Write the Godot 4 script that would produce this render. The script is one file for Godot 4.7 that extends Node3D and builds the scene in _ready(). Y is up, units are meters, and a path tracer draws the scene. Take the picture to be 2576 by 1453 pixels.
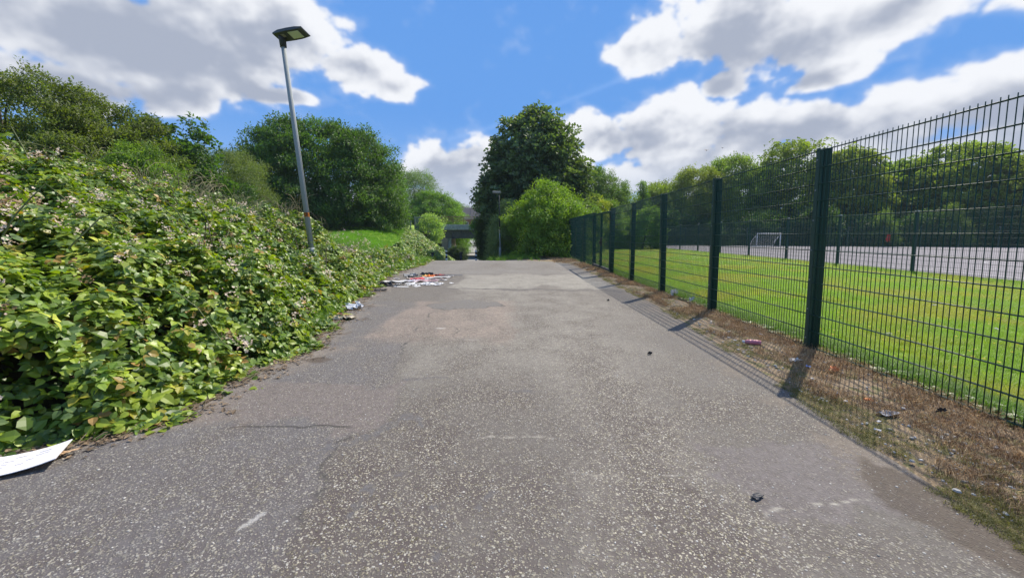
extends Node3D
# A worn access road between a bramble bank and a green mesh fence, dipping to an underpass.
# Metres, y up; d is the distance ahead of the camera (d = -z).

var rng := RandomNumberGenerator.new()
var noise_a := FastNoiseLite.new()
var noise_b := FastNoiseLite.new()
var M := {}
var taken := {}
var started := 0

func _ready() -> void:
	started = Time.get_ticks_msec()
	rng.seed = 20240613
	noise_a.seed = 11; noise_a.frequency = 1.0; noise_a.fractal_octaves = 4
	noise_b.seed = 47; noise_b.frequency = 1.0; noise_b.fractal_octaves = 3
	# ---- camera
	var cam := Camera3D.new()
	cam.name = "camera"
	cam.projection = Camera3D.PROJECTION_FRUSTUM
	cam.near = 0.1
	cam.far = 900.0
	cam.size = 0.1 * 1453.0 / 1002.0
	cam.frustum_offset = Vector2(0.0, -0.1 * 49.0 / 1002.0)
	cam.position = Vector3(0, 1.46, 0)
	cam.rotation_degrees = Vector3(-5.2, 0, 0)
	add_child(cam)
	cam.current = true
	# ---- sky, sun, exposure
	var env := Environment.new()
	env.background_mode = Environment.BG_SKY
	var sky := Sky.new()
	var pano := PanoramaSkyMaterial.new()
	pano.panorama = sky_picture()
	sky.sky_material = pano
	env.sky = sky
	env.tonemap_mode = Environment.TONE_MAPPER_LINEAR
	env.tonemap_exposure = 1.28
	env.sdfgi_enabled = true
	env.ssao_enabled = true
	env.ssil_enabled = true
	env.fog_enabled = true
	env.fog_density = 0.0004
	env.fog_light_color = Color(0.80, 0.87, 0.97)
	var we := WorldEnvironment.new()
	we.name = "world_environment"
	we.environment = env
	add_child(we)
	var sun := DirectionalLight3D.new()
	sun.name = "sun"
	sun.light_energy = 1.6
	sun.light_color = Color(1.0, 0.965, 0.90)
	sun.light_angular_distance = 0.5
	sun.shadow_enabled = true
	add_child(sun)
	sun.look_at_from_position(Vector3(1.32, 2.42, -1.48), Vector3.ZERO)
	stage("sky")
	make_materials()
	stage("materials")
	# ---- the setting
	build_ground()
	stage("ground")
	build_underpass()
	build_far_street()
	build_fence()
	build_gate()
	build_court()
	stage("structures")
	build_trees()
	stage("trees")
	build_brambles()
	stage("brambles")
	build_grass()
	stage("grass")
	# ---- objects
	build_lamps()
	build_bollards()
	build_litter()
	build_birds()
	stage("objects")

func stage(what: String) -> void:
	print(what, " ", Time.get_ticks_msec() - started)

# ------------------------------------------------------------------ naming
func numbered(called: String) -> String:
	if not taken.has(called):
		taken[called] = 0
		return called
	taken[called] += 1
	return "%s_%03d" % [called, taken[called]]

func tag(o: Node, label: String, category: String, group := "") -> Node:
	o.set_meta("label", label)
	o.set_meta("category", category)
	if group != "":
		o.set_meta("group", group)
	return o

func thing(called: String, at: Vector3, label: String, category: String, group := "") -> Node3D:
	var o := Node3D.new()
	o.name = numbered(called)
	add_child(o)
	o.position = at
	tag(o, label, category, group)
	return o

func part(called: String, mesh: Mesh, mat: Material, parent: Node, at := Transform3D()) -> MeshInstance3D:
	var o := MeshInstance3D.new()
	o.name = called if parent != self else numbered(called)
	o.mesh = mesh
	o.material_override = mat
	o.transform = at
	parent.add_child(o, true)
	return o

func structure(called: String, mesh: Mesh, mat: Material) -> MeshInstance3D:
	var o := part(called, mesh, mat, self)
	o.set_meta("kind", "structure")
	return o

func copies(called: String, mesh: Mesh, mat: Material, rows: PackedFloat32Array, parent: Node) -> MultiMeshInstance3D:
	var mm := MultiMesh.new()
	mm.transform_format = MultiMesh.TRANSFORM_3D
	mm.use_colors = true
	mm.mesh = mesh
	mm.instance_count = rows.size() / 16
	mm.buffer = rows
	var o := MultiMeshInstance3D.new()
	o.name = called if parent != self else numbered(called)
	o.multimesh = mm
	o.material_override = mat
	parent.add_child(o, true)
	return o

func row(rows: PackedFloat32Array, at: int, b: Basis, p: Vector3, c: Color) -> void:
	rows[at] = b.x.x; rows[at + 1] = b.y.x; rows[at + 2] = b.z.x; rows[at + 3] = p.x
	rows[at + 4] = b.x.y; rows[at + 5] = b.y.y; rows[at + 6] = b.z.y; rows[at + 7] = p.y
	rows[at + 8] = b.x.z; rows[at + 9] = b.y.z; rows[at + 10] = b.z.z; rows[at + 11] = p.z
	rows[at + 12] = c.r; rows[at + 13] = c.g; rows[at + 14] = c.b; rows[at + 15] = 1.0

# ------------------------------------------------------------------ mesh helpers (counter-clockwise in, clockwise out)
func begin() -> SurfaceTool:
	var st := SurfaceTool.new()
	st.begin(Mesh.PRIMITIVE_TRIANGLES)
	return st

func tri(st: SurfaceTool, a: Vector3, b: Vector3, c: Vector3) -> void:
	st.add_vertex(a); st.add_vertex(c); st.add_vertex(b)

func quad(st: SurfaceTool, a: Vector3, b: Vector3, c: Vector3, e: Vector3) -> void:
	tri(st, a, b, c); tri(st, a, c, e)

func box(st: SurfaceTool, c: Vector3, s: Vector3, b := Basis(), bevel := 0.0) -> void:
	# a box whose edges are chamfered when bevel > 0
	var h := s * 0.5
	if bevel <= 0.0:
		var v := []
		for i in 8:
			v.append(c + b * Vector3(h.x if i & 1 else -h.x, h.y if i & 2 else -h.y, h.z if i & 4 else -h.z))
		for f in [[0, 2, 3, 1], [4, 5, 7, 6], [0, 1, 5, 4], [2, 6, 7, 3], [0, 4, 6, 2], [1, 3, 7, 5]]:
			quad(st, v[f[0]], v[f[1]], v[f[2]], v[f[3]])
		return
	var k := h - Vector3.ONE * bevel
	for axis in 3:
		for sg in [-1.0, 1.0]:
			var u := (axis + 1) % 3
			var w := (axis + 2) % 3
			var q := []
			for e in [[-1, -1], [1, -1], [1, 1], [-1, 1]]:
				var p := Vector3.ZERO
				p[axis] = sg * h[axis]; p[u] = e[0] * k[u]; p[w] = e[1] * k[w]
				q.append(c + b * p)
			if sg > 0: quad(st, q[0], q[1], q[2], q[3])
			else: quad(st, q[0], q[3], q[2], q[1])
			for sv in [-1.0, 1.0]:   # chamfer between this face and the next axis' face
				var p0 := Vector3.ZERO; var p1 := Vector3.ZERO; var p2 := Vector3.ZERO; var p3 := Vector3.ZERO
				p0[axis] = sg * h[axis]; p0[u] = sv * k[u]; p0[w] = -k[w]
				p1[axis] = sg * h[axis]; p1[u] = sv * k[u]; p1[w] = k[w]
				p2[axis] = sg * k[axis]; p2[u] = sv * h[u]; p2[w] = k[w]
				p3[axis] = sg * k[axis]; p3[u] = sv * h[u]; p3[w] = -k[w]
				if sg * sv > 0: quad(st, c + b * p0, c + b * p3, c + b * p2, c + b * p1)
				else: quad(st, c + b * p0, c + b * p1, c + b * p2, c + b * p3)

func frame_of(dir: Vector3) -> Basis:
	var y := dir.normalized()
	var x := y.cross(Vector3(0, 0, 1) if absf(y.z) < 0.9 else Vector3(1, 0, 0)).normalized()
	return Basis(x, y, x.cross(y))

func tube(st: SurfaceTool, pts: Array, radii: Array, sides := 6, capped := true) -> void:
	var rings := []
	for i in pts.size():
		var t: Vector3 = (pts[min(i + 1, pts.size() - 1)] - pts[max(i - 1, 0)])
		var b := frame_of(t)
		var ring := []
		for k in sides:
			var a := TAU * k / sides
			ring.append(pts[i] + (b.x * cos(a) + b.z * sin(a)) * radii[i])
		rings.append(ring)
	for i in pts.size() - 1:
		for k in sides:
			var n := (k + 1) % sides
			quad(st, rings[i][k], rings[i + 1][k], rings[i + 1][n], rings[i][n])
	if capped:
		for k in range(1, sides - 1):
			tri(st, rings[0][0], rings[0][k], rings[0][k + 1])
			tri(st, rings[-1][0], rings[-1][k + 1], rings[-1][k])

func smooth_done(st: SurfaceTool) -> ArrayMesh:
	st.index()
	st.generate_normals()
	return st.commit()

func mat(c: Color, rough := 0.8, metal := 0.0) -> StandardMaterial3D:
	# c holds linear base colours
	var m := StandardMaterial3D.new()
	m.albedo_color = c.linear_to_srgb()
	m.roughness = rough
	m.metallic = metal
	return m

func leafmat(rough: float, back: Color) -> StandardMaterial3D:
	var m := StandardMaterial3D.new()
	m.albedo_color = Color.WHITE
	m.vertex_color_use_as_albedo = true
	m.roughness = rough
	m.backlight_enabled = true
	m.backlight = back
	m.cull_mode = BaseMaterial3D.CULL_DISABLED
	return m

func picture(w: int, h: int, data: PackedByteArray, form := Image.FORMAT_RGB8) -> ImageTexture:
	return ImageTexture.create_from_image(Image.create_from_data(w, h, false, form, data))

func to_byte(linear: float) -> int:
	var s := linear * 12.92 if linear <= 0.0031308 else 1.055 * pow(linear, 1.0 / 2.4) - 0.055
	return clampi(int(s * 255.0 + 0.5), 0, 255)

func grain(size: int, a: Color, b: Color, freq: float, seed_at: int, speck := 0.0, stretch := 1.0) -> ImageTexture:
	# tileable two-colour grain, a to b by noise, with specks
	var n := FastNoiseLite.new()
	n.seed = seed_at; n.fractal_octaves = 5; n.frequency = 1.0
	var r := RandomNumberGenerator.new(); r.seed = seed_at
	var data := PackedByteArray(); data.resize(size * size * 3)
	var at := 0
	for y in size:
		var v := TAU * y / size
		var cv := cos(v) * freq * stretch; var sv := sin(v) * freq * stretch
		for x in size:
			var u := TAU * x / size
			var t := clampf(0.5 + 0.9 * n.get_noise_3d(cos(u) * freq + cv * 0.37, sin(u) * freq + sv, cv * 0.93) + (r.randf() - 0.5) * speck, 0.0, 1.0)
			var c := a.lerp(b, t)
			data[at] = to_byte(c.r); data[at + 1] = to_byte(c.g); data[at + 2] = to_byte(c.b)
			at += 3
	return picture(size, size, data)

func triplanar(tex: Texture2D, metres: float, rough := 0.9, bump := 0.0) -> StandardMaterial3D:
	var m := StandardMaterial3D.new()
	m.albedo_texture = tex
	m.roughness = rough
	m.uv1_triplanar = true
	m.uv1_world_triplanar = true
	m.uv1_scale = Vector3.ONE / metres
	if bump > 0.0:
		m.heightmap_enabled = true
		m.heightmap_texture = tex
		m.heightmap_scale = bump
	return m

# ------------------------------------------------------------------ sky
func sky_picture() -> ImageTexture:
	# air and cumulus, by direction: azimuth right of straight ahead, elevation (degrees), half sizes
	var puffs := [
		[-44.6, 19.5, 13.0, 6.2], [-34.8, 20.5, 9.6, 6.4], [-27.5, 24.0, 6.5, 4.6], [-20.0, 20.2, 5.0, 2.6], [-16.0, 18.6, 3.5, 1.8], [-29.5, 16.4, 5.0, 1.3], [-48.3, 13.1, 6.4, 2.4], [-39.9, 13.9, 4.2, 2.0], [-62.0, 20.0, 12.0, 8.0], [-40.0, 30.0, 14.0, 6.0],
		[-11.0, 9.3, 4.6, 3.7], [-6.0, 9.5, 5.2, 3.8], [-7.2, 5.4, 8.8, 2.6],
		[18.5, 23.0, 4.6, 3.4], [28.0, 23.0, 7.2, 5.2], [35.9, 21.0, 6.0, 4.6], [42.5, 21.5, 5.0, 3.6], [37.6, 16.8, 3.6, 1.5], [27.5, 17.7, 3.4, 1.9], [33.0, 29.0, 10.0, 4.0],
		[11.6, 13.0, 7.4, 3.4], [20.8, 13.4, 7.6, 4.8], [29.9, 12.3, 6.6, 3.8], [36.8, 11.8, 6.1, 2.9], [43.0, 11.6, 5.7, 3.4], [50.1, 11.4, 5.2, 4.4], [31.0, 7.5, 24.0, 4.2], [55.5, 7.9, 9.8, 5.0], [53.0, 20.4, 3.6, 2.6], [66.0, 14.0, 12.0, 7.0],
		[-30.0, 4.0, 30.0, 3.0]]
	var w := 2048
	var h := 1024
	var data := PackedFloat32Array()
	data.resize(w * h * 3)
	var n1 := FastNoiseLite.new(); n1.seed = 5; n1.frequency = 1.0; n1.fractal_octaves = 6; n1.fractal_gain = 0.52
	var n2 := FastNoiseLite.new(); n2.seed = 71; n2.frequency = 1.0; n2.fractal_octaves = 4
	var low := Color(0.26, 0.43, 0.73)
	var mid := Color(0.118, 0.290, 0.655)
	var top := Color(0.055, 0.19, 0.58)
	for j in h / 2 + 8:
		var el := 90.0 - (j + 0.5) * 180.0 / h
		var elr := deg_to_rad(el)
		var ce := cos(elr); var se := sin(elr)
		var air := low.lerp(mid, smoothstep(0.0, 17.0, el)).lerp(top, smoothstep(15.0, 80.0, el))
		for i in w:
			var az := (i + 0.5) * 360.0 / w
			if az > 180.0: az -= 360.0
			var azr := deg_to_rad(az)
			var x := sin(azr) * ce; var z := -cos(azr) * ce
			var warp := n2.get_noise_3d(x * 4.0, se * 7.0, z * 4.0)
			var fine := n1.get_noise_3d(x * 7.0 + warp * 0.35, se * 11.0 + 3.0, z * 7.0)
			var f := -0.45
			var core := 0.0
			if absf(az) < 85.0 and el < 44.0:
				for p in puffs:
					var qx: float = (az + warp * 3.0 - p[0]) / p[2]
					var qy: float = (el + warp * 1.2 - p[1]) / p[3]
					if qx > -1.9 and qx < 1.9 and qy > -1.9 and qy < 1.9:
						var q := 1.0 - sqrt(qx * qx + qy * qy)
						f = maxf(f, q)
						# flat, thick undersides: more cloud lies in the line of sight there
						core += maxf(0.0, q + 0.25) * (0.8 - 0.55 * qy)
			var out := smoothstep(55.0, 80.0, absf(az)) if el < 44.0 else 1.0
			out = maxf(out, smoothstep(33.0, 42.0, el))
			if out > 0.0:
				var k := 1.0 / (se + 0.28)
				var g := n2.get_noise_3d(x * k * 0.9 + 7.0, 2.0, z * k * 0.9) * 1.5 - 0.12
				f = lerpf(f, g, out)
				core = lerpf(core, maxf(0.0, g + 0.3), out)
			var crisp := n1.get_noise_3d(x * 22.0 + 9.0, se * 30.0, z * 22.0)
			var dens := f * 0.95 + fine * 0.58 + crisp * 0.22
			var a := smoothstep(-0.06, 0.20, dens)
			var wisp := smoothstep(-0.32, 0.15, dens) * 0.16
			a = maxf(a, wisp)
			var thick := clampf(core * 0.56 + (dens - 0.2) * 0.30 - fine * 0.65 - crisp * 0.25 - 0.12, 0.0, 1.0)
			thick += 0.26 * exp(-pow((az + 40.0) / 17.0, 2.0) - pow((el - 17.5) / 5.5, 2.0)) + 0.36 * exp(-pow((az - 28.0) / 6.0, 2.0) - pow((el - 21.5) / 3.6, 2.0))
			thick = smoothstep(0.12, 0.85, thick)
			var lit := Color(0.725, 0.74, 0.775).lerp(Color(0.325, 0.362, 0.45), thick)
			lit = lit.lerp(Color(0.40, 0.46, 0.575), smoothstep(11.0, 4.0, el) * 0.72)
			var c := air.lerp(lit, a)
			# an old vapour trail, thin and straight
			var trail := absf((el - 15.6) - (az - 1.0) * 0.30)
			if trail < 0.5 and az > -9.0 and az < 17.0:
				c = c.lerp(Color(0.5, 0.66, 0.95), (0.5 - trail) * 0.22)
			var at := (j * w + i) * 3
			data[at] = c.r; data[at + 1] = c.g; data[at + 2] = c.b
	for j in range(h / 2 + 8, h):
		for i in w:
			var at := (j * w + i) * 3
			data[at] = 0.16; data[at + 1] = 0.19; data[at + 2] = 0.14
	return ImageTexture.create_from_image(Image.create_from_data(w, h, false, Image.FORMAT_RGBF, data.to_byte_array()))

# ------------------------------------------------------------------ materials
func make_materials() -> void:
	M.grass_ground = triplanar(grain(512, Color(0.165, 0.275, 0.022), Color(0.28, 0.385, 0.045), 5.0, 3, 0.35), 2.3, 0.95, 1.5)
	M.soil = triplanar(grain(256, Color(0.035, 0.026, 0.018), Color(0.085, 0.065, 0.045), 4.0, 4, 0.4), 0.9, 0.95, 1.0)
	M.concrete = triplanar(grain(512, Color(0.20, 0.22, 0.23), Color(0.40, 0.43, 0.43), 3.0, 6, 0.12, 0.3), 3.0, 0.9, 0.3)
	M.old_concrete = triplanar(grain(256, Color(0.22, 0.17, 0.14), Color(0.42, 0.34, 0.29), 4.0, 7, 0.2), 1.6, 0.9, 0.4)
	M.girder = triplanar(grain(256, Color(0.055, 0.055, 0.06), Color(0.12, 0.115, 0.11), 3.0, 8, 0.15, 0.3), 1.7, 0.75)
	M.rust = triplanar(grain(256, Color(0.10, 0.035, 0.022), Color(0.19, 0.08, 0.05), 5.0, 9, 0.3), 0.8, 0.85)
	M.brick = triplanar(grain(256, Color(0.16, 0.055, 0.04), Color(0.27, 0.10, 0.07), 6.0, 10, 0.4), 1.1, 0.9)
	M.roof = triplanar(grain(256, Color(0.055, 0.05, 0.052), Color(0.12, 0.108, 0.11), 6.0, 12, 0.3), 1.3, 0.85)
	M.court = triplanar(grain(512, Color(0.175, 0.160, 0.172), Color(0.25, 0.232, 0.245), 4.0, 13, 0.5), 3.1, 0.95)
	M.street = triplanar(grain(256, Color(0.22, 0.215, 0.21), Color(0.33, 0.325, 0.315), 4.0, 14, 0.3), 4.0, 0.95)
	M.bark = triplanar(grain(256, Color(0.03, 0.025, 0.018), Color(0.11, 0.092, 0.07), 7.0, 15, 0.3, 0.4), 0.7, 0.95, 1.2)
	M.fence = mat(Color(0.006, 0.046, 0.036), 0.5)
	M.fence.metallic_specular = 0.35
	M.post = mat(Color(0.004, 0.026, 0.021), 0.55)
	M.post.metallic_specular = 0.35
	M.fence_dull = mat(Color(0.010, 0.048, 0.038), 0.5)
	M.steel = mat(Color(0.30, 0.34, 0.36), 0.45, 0.55)
	M.galvanised = triplanar(grain(256, Color(0.20, 0.23, 0.245), Color(0.30, 0.33, 0.345), 5.0, 16, 0.15), 0.5, 0.72)
	M.black = mat(Color(0.018, 0.019, 0.02), 0.6)
	M.white = mat(Color(0.75, 0.74, 0.72), 0.6)
	M.line_white = mat(Color(0.66, 0.65, 0.66), 0.85)
	M.leaf = leafmat(0.5, Color(0.97, 1.0, 0.55))
	M.bramble_leaf = leafmat(0.42, Color(0.90, 0.92, 0.45))
	M.blade = leafmat(0.55, Color(0.97, 1.0, 0.55))
	M.dead = leafmat(0.9, Color(0.3, 0.28, 0.2))
	M.petal = leafmat(0.7, Color(0.9, 0.86, 0.84))
	M.stone = leafmat(0.9, Color(0, 0, 0))
	M.stone.backlight_enabled = false
	M.cane = mat(Color(0.075, 0.055, 0.028), 0.7)
	M.cane_green = mat(Color(0.10, 0.12, 0.035), 0.7)

# ------------------------------------------------------------------ the lie of the land
const LEFT_D := [-8.0, 0.5, 2.4, 2.85, 4.0, 4.8, 6.0, 9.0, 14.4, 19.0, 24.0, 30.0]
const LEFT_X := [-5.6, -3.9, -3.3, -2.72, -2.66, -2.52, -2.85, -3.5, -4.45, -4.42, -4.6, -6.4]
const RIGHT_D := [-8.0, 1.7, 2.5, 3.7, 5.9, 8.0, 14.4, 20.0, 21.5, 23.5]
const RIGHT_X := [2.3, 2.37, 2.42, 2.56, 2.78, 2.95, 3.08, 2.9, 2.2, -0.9]

func along(ds: Array, xs: Array, d: float) -> float:
	if d <= ds[0]: return xs[0]
	for i in range(1, ds.size()):
		if d <= ds[i]:
			return lerpf(xs[i - 1], xs[i], (d - ds[i - 1]) / (ds[i] - ds[i - 1]))
	return xs[-1]

func road_left(d: float) -> float: return along(LEFT_D, LEFT_X, d)
func road_right(d: float) -> float: return along(RIGHT_D, RIGHT_X, d)
func path_mid(d: float) -> float:
	return -2.7 - (d - 23.0) * 0.088
func path_level(d: float) -> float:
	return along([22.0, 23.0, 26.0, 30.0, 38.0, 48.0, 55.0, 64.0, 75.0, 95.0, 125.0, 200.0], [-0.10, -0.14, -0.5, -0.95, -1.6, -2.0, -2.1, -2.05, -1.7, -0.9, -0.15, 0.2], d)

func lawn_edge(d: float) -> float:
	return -6.75 - (d - 22.0) * 0.205

func height(x: float, d: float) -> float:
	var y := -0.10 * smoothstep(3.0, 15.0, d)
	if x > 3.0: y -= 0.14 * smoothstep(20.0, 56.0, d)
	var s := road_left(d) - x
	if s > 0.0:
		var rise := lerpf(1.6, 1.15, smoothstep(9.0, 16.0, d)) + 0.75 * smoothstep(24.0, 38.0, d)
		y += rise * smoothstep(0.0, 6.0, s) + 0.012 * minf(s, 25.0)
	# the railway bank behind, cut by the underpass
	y = lerpf(y, 2.55, smoothstep(50.0, 55.0, d) * (1.0 - smoothstep(66.0, 72.0, d)) * (1.0 if x < 4.0 else 1.0 - smoothstep(4.0, 12.0, x)))
	if d > 72.0 and x < 10.0: y = lerpf(y, 0.4, smoothstep(66.0, 74.0, d))
	if d > 22.0:
		var off := x - path_mid(d)
		var wl := lerpf(3.2, 2.0, smoothstep(31.0, 36.0, d))
		var wr := 1.6
		var edge := maxf(1.6, path_mid(d) - wl - lawn_edge(d))
		var near := 1.0 - (smoothstep(wr, wr + 2.2, off) if off > 0.0 else smoothstep(wl, wl + edge, -off))
		if d > 66.0: near = maxf(near, 1.0 - smoothstep(6.0, 14.0, absf(off + 3.0)))
		y = lerpf(y, path_level(d), near)
	return y

func ground_at(x: float, d: float, up := 0.0) -> Vector3:
	return Vector3(x, height(x, d) + up, -d)

func covered(x: float, d: float) -> bool:
	if d > -7.5 and d < 22.5 and x > road_left(d) - 0.4 and x < 3.8: return true
	if x > 16.2 and x < 68.0 and d > 1.5 and d < 56.0 - (x - 16.0) * 0.24: return true
	return false

func sheet(xs: Array, ds: Array, lift: Callable) -> ArrayMesh:
	var st := begin()
	var w := xs.size()
	for d in ds:
		for x in xs:
			st.add_vertex(Vector3(x, lift.call(x, d), -d))
	for j in ds.size() - 1:
		for i in w - 1:
			var a := j * w + i
			for k in [a, a + w, a + 1, a + 1, a + w, a + w + 1]:
				st.add_index(k)
	st.generate_normals()
	return st.commit()

func steps(from: float, to: float, n: int) -> Array:
	var out := []
	for i in n + 1:
		out.append(lerpf(from, to, float(i) / n))
	return out

func strip(left: Callable, right: Callable, d0: float, d1: float, rows: int, cols: int, lift: float, u2: bool) -> ArrayMesh:
	# a sheet between two edges; first layout of texture coordinates repeats every 4 m, the second spans the road once
	var st := begin()
	for j in rows + 1:
		var d := lerpf(d0, d1, float(j) / rows)
		var l: float = left.call(d)
		var r: float = right.call(d)
		for i in cols + 1:
			var x := lerpf(l, r, float(i) / cols)
			if u2:
				st.set_uv(Vector2(x, d) / 4.0)
				st.set_uv2(Vector2((x + 6.5) / 11.0, (d + 2.0) / 27.0))
			st.add_vertex(Vector3(x, height(x, d) + lift, -d))
	var w := cols + 1
	for j in rows:
		for i in cols:
			var a := j * w + i
			for k in [a, a + w, a + 1, a + 1, a + w, a + w + 1]:
				st.add_index(k)
	st.generate_normals()
	return st.commit()

func build_ground() -> void:
	var xs := steps(-160, -40, 12) + steps(-38, -14, 16) + steps(-13.5, 6, 78) + steps(7, 30, 23) + steps(34, 160, 20)
	var ds := steps(-12, 0, 12) + steps(0.5, 30, 59) + steps(31, 80, 49) + steps(84, 300, 24)
	structure("ground", sheet(xs, ds, func(x, d): return height(x, d) - (0.07 if covered(x, d) else 0.0)), M.grass_ground)
	# the soil of the bramble bank
	structure("soil_bank", strip(func(d): return road_left(d) - 7.0, func(d): return road_left(d) + 0.1, -6.0, 23.5, 60, 24, 0.012, false), M.soil)
	# the road itself
	var road := strip(func(d): return road_left(d) - 0.5, func(d): return minf(road_right(d), 3.5), -6.0, 23.4, 120, 40, 0.03, true)
	structure("road", road, road_material())
	# the dirt verge along the fence
	var verge := strip(func(d): return road_right(d) - 0.04, func(d): return 3.98 + 0.12 * noise_b.get_noise_1d(d * 1.3), -6.0, 27.0, 160, 14, 0.0, false)
	var vst := SurfaceTool.new()
	vst.create_from(verge, 0)
	var arr := vst.commit_to_arrays()
	var vs: PackedVector3Array = arr[Mesh.ARRAY_VERTEX]
	for i in vs.size():
		var v := vs[i]
		var e := v.x - road_right(-v.z)
		vs[i].y += 0.022 + 0.025 * smoothstep(0.0, 0.35, e) + 0.025 * noise_a.get_noise_2d(v.x * 2.2, v.z * 2.2) * smoothstep(0.0, 0.2, e) - 0.03 * smoothstep(1.0, 1.5, e)
	var am := ArrayMesh.new()
	am.add_surface_from_arrays(Mesh.PRIMITIVE_TRIANGLES, [vs, null, null, null, null, null, null, null, null, null, null, null, arr[Mesh.ARRAY_INDEX]])
	var vs2 := SurfaceTool.new(); vs2.create_from(am, 0); vs2.generate_normals()
	var vm := triplanar(verge_picture(), 2.6, 0.97, 1.6)
	structure("verge", vs2.commit(), vm)
	loose_stones()

func verge_picture() -> ImageTexture:
	var size := 768
	var n := FastNoiseLite.new(); n.seed = 21; n.fractal_octaves = 4; n.frequency = 1.0
	var r := RandomNumberGenerator.new(); r.seed = 8
	var data := PackedByteArray(); data.resize(size * size * 3)
	var at := 0
	for y in size:
		var v := TAU * y / size
		for x in size:
			var u := TAU * x / size
			var p := Vector3(cos(u), sin(u), cos(v)) * 2.2 + Vector3(sin(v) * 1.7, sin(v), 0)
			var t := n.get_noise_3dv(p)
			var f := n.get_noise_3dv(p * 9.0)
			var c := Color(0.115, 0.082, 0.050).lerp(Color(0.29, 0.21, 0.125), clampf(0.5 + f + (r.randf() - 0.5) * 0.8, 0.0, 1.0))
			c = c.lerp(Color(0.10, 0.105, 0.028), smoothstep(0.12, 0.3, t) * 0.75)
			if r.randf() < 0.02: c = Color(0.42, 0.39, 0.36)
			data[at] = to_byte(c.r); data[at + 1] = to_byte(c.g); data[at + 2] = to_byte(c.b)
			at += 3
	return picture(size, size, data)

# ------------------------------------------------------------------ road surface: worn chippings, patches, seams and tar
func road_material() -> StandardMaterial3D:
	var size := 2048
	var col := PackedByteArray(); col.resize(size * size * 3)
	var hgt := PackedByteArray(); hgt.resize(size * size)
	var r := RandomNumberGenerator.new(); r.seed = 99
	# binder: dark mauve-brown with sand grain
	for i in size * size:
		var k := r.randi() & 255
		var g := 51 + (k >> 3)
		col[i * 3] = g + 10; col[i * 3 + 1] = g + 2; col[i * 3 + 2] = g
		hgt[i] = 70 + (k >> 3)
	# chippings: angular, flat, pale cream to grey, a few dark
	for n in 165000:
		var cx := r.randi() % size
		var cy := r.randi() % size
		var rad := 1.1 + 2.5 * pow(r.randf(), 3.0) + r.randf() * 0.8
		var turn := r.randf() * TAU
		var ca := cos(turn); var sa := sin(turn)
		var asp := 0.5 + 0.5 * r.randf()
		var cut := 0.35 + 0.5 * r.randf()
		var t := r.randf()
		var tone := 92 + int(84.0 * t * (0.5 + 0.5 * t))
		var warm := r.randi() % 14
		if r.randf() < 0.12: tone = 62 + r.randi() % 26
		var lift := 130 + r.randi() % 100
		var e := int(ceil(rad))
		for y in range(-e, e + 1):
			for x in range(-e, e + 1):
				var u := (x * ca + y * sa) / rad
				var v := (y * ca - x * sa) / (rad * asp)
				if absf(u) + absf(v) * 0.55 < 1.0 and absf(v) < 0.95 and u + v < 1.0 + cut * 0.3 and u * 0.6 - v < cut + 0.35:
					var at := ((cy + y) & 2047) * 2048 + ((cx + x) & 2047)
					var j := tone + ((x * 7 + y * 13) & 7)
					col[at * 3] = j + 2 + warm / 3; col[at * 3 + 1] = j - 1; col[at * 3 + 2] = j - 9 - warm
					hgt[at] = lift
	var m := StandardMaterial3D.new()
	m.albedo_texture = picture(size, size, col)
	m.roughness = 0.88
	m.heightmap_enabled = true
	m.heightmap_texture = picture(size, size, hgt, Image.FORMAT_L8)
	m.heightmap_scale = 0.5
	m.detail_enabled = true
	m.detail_blend_mode = BaseMaterial3D.BLEND_MODE_MIX
	m.detail_uv_layer = BaseMaterial3D.DETAIL_UV_2
	m.detail_albedo = road_wear()
	return m

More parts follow.
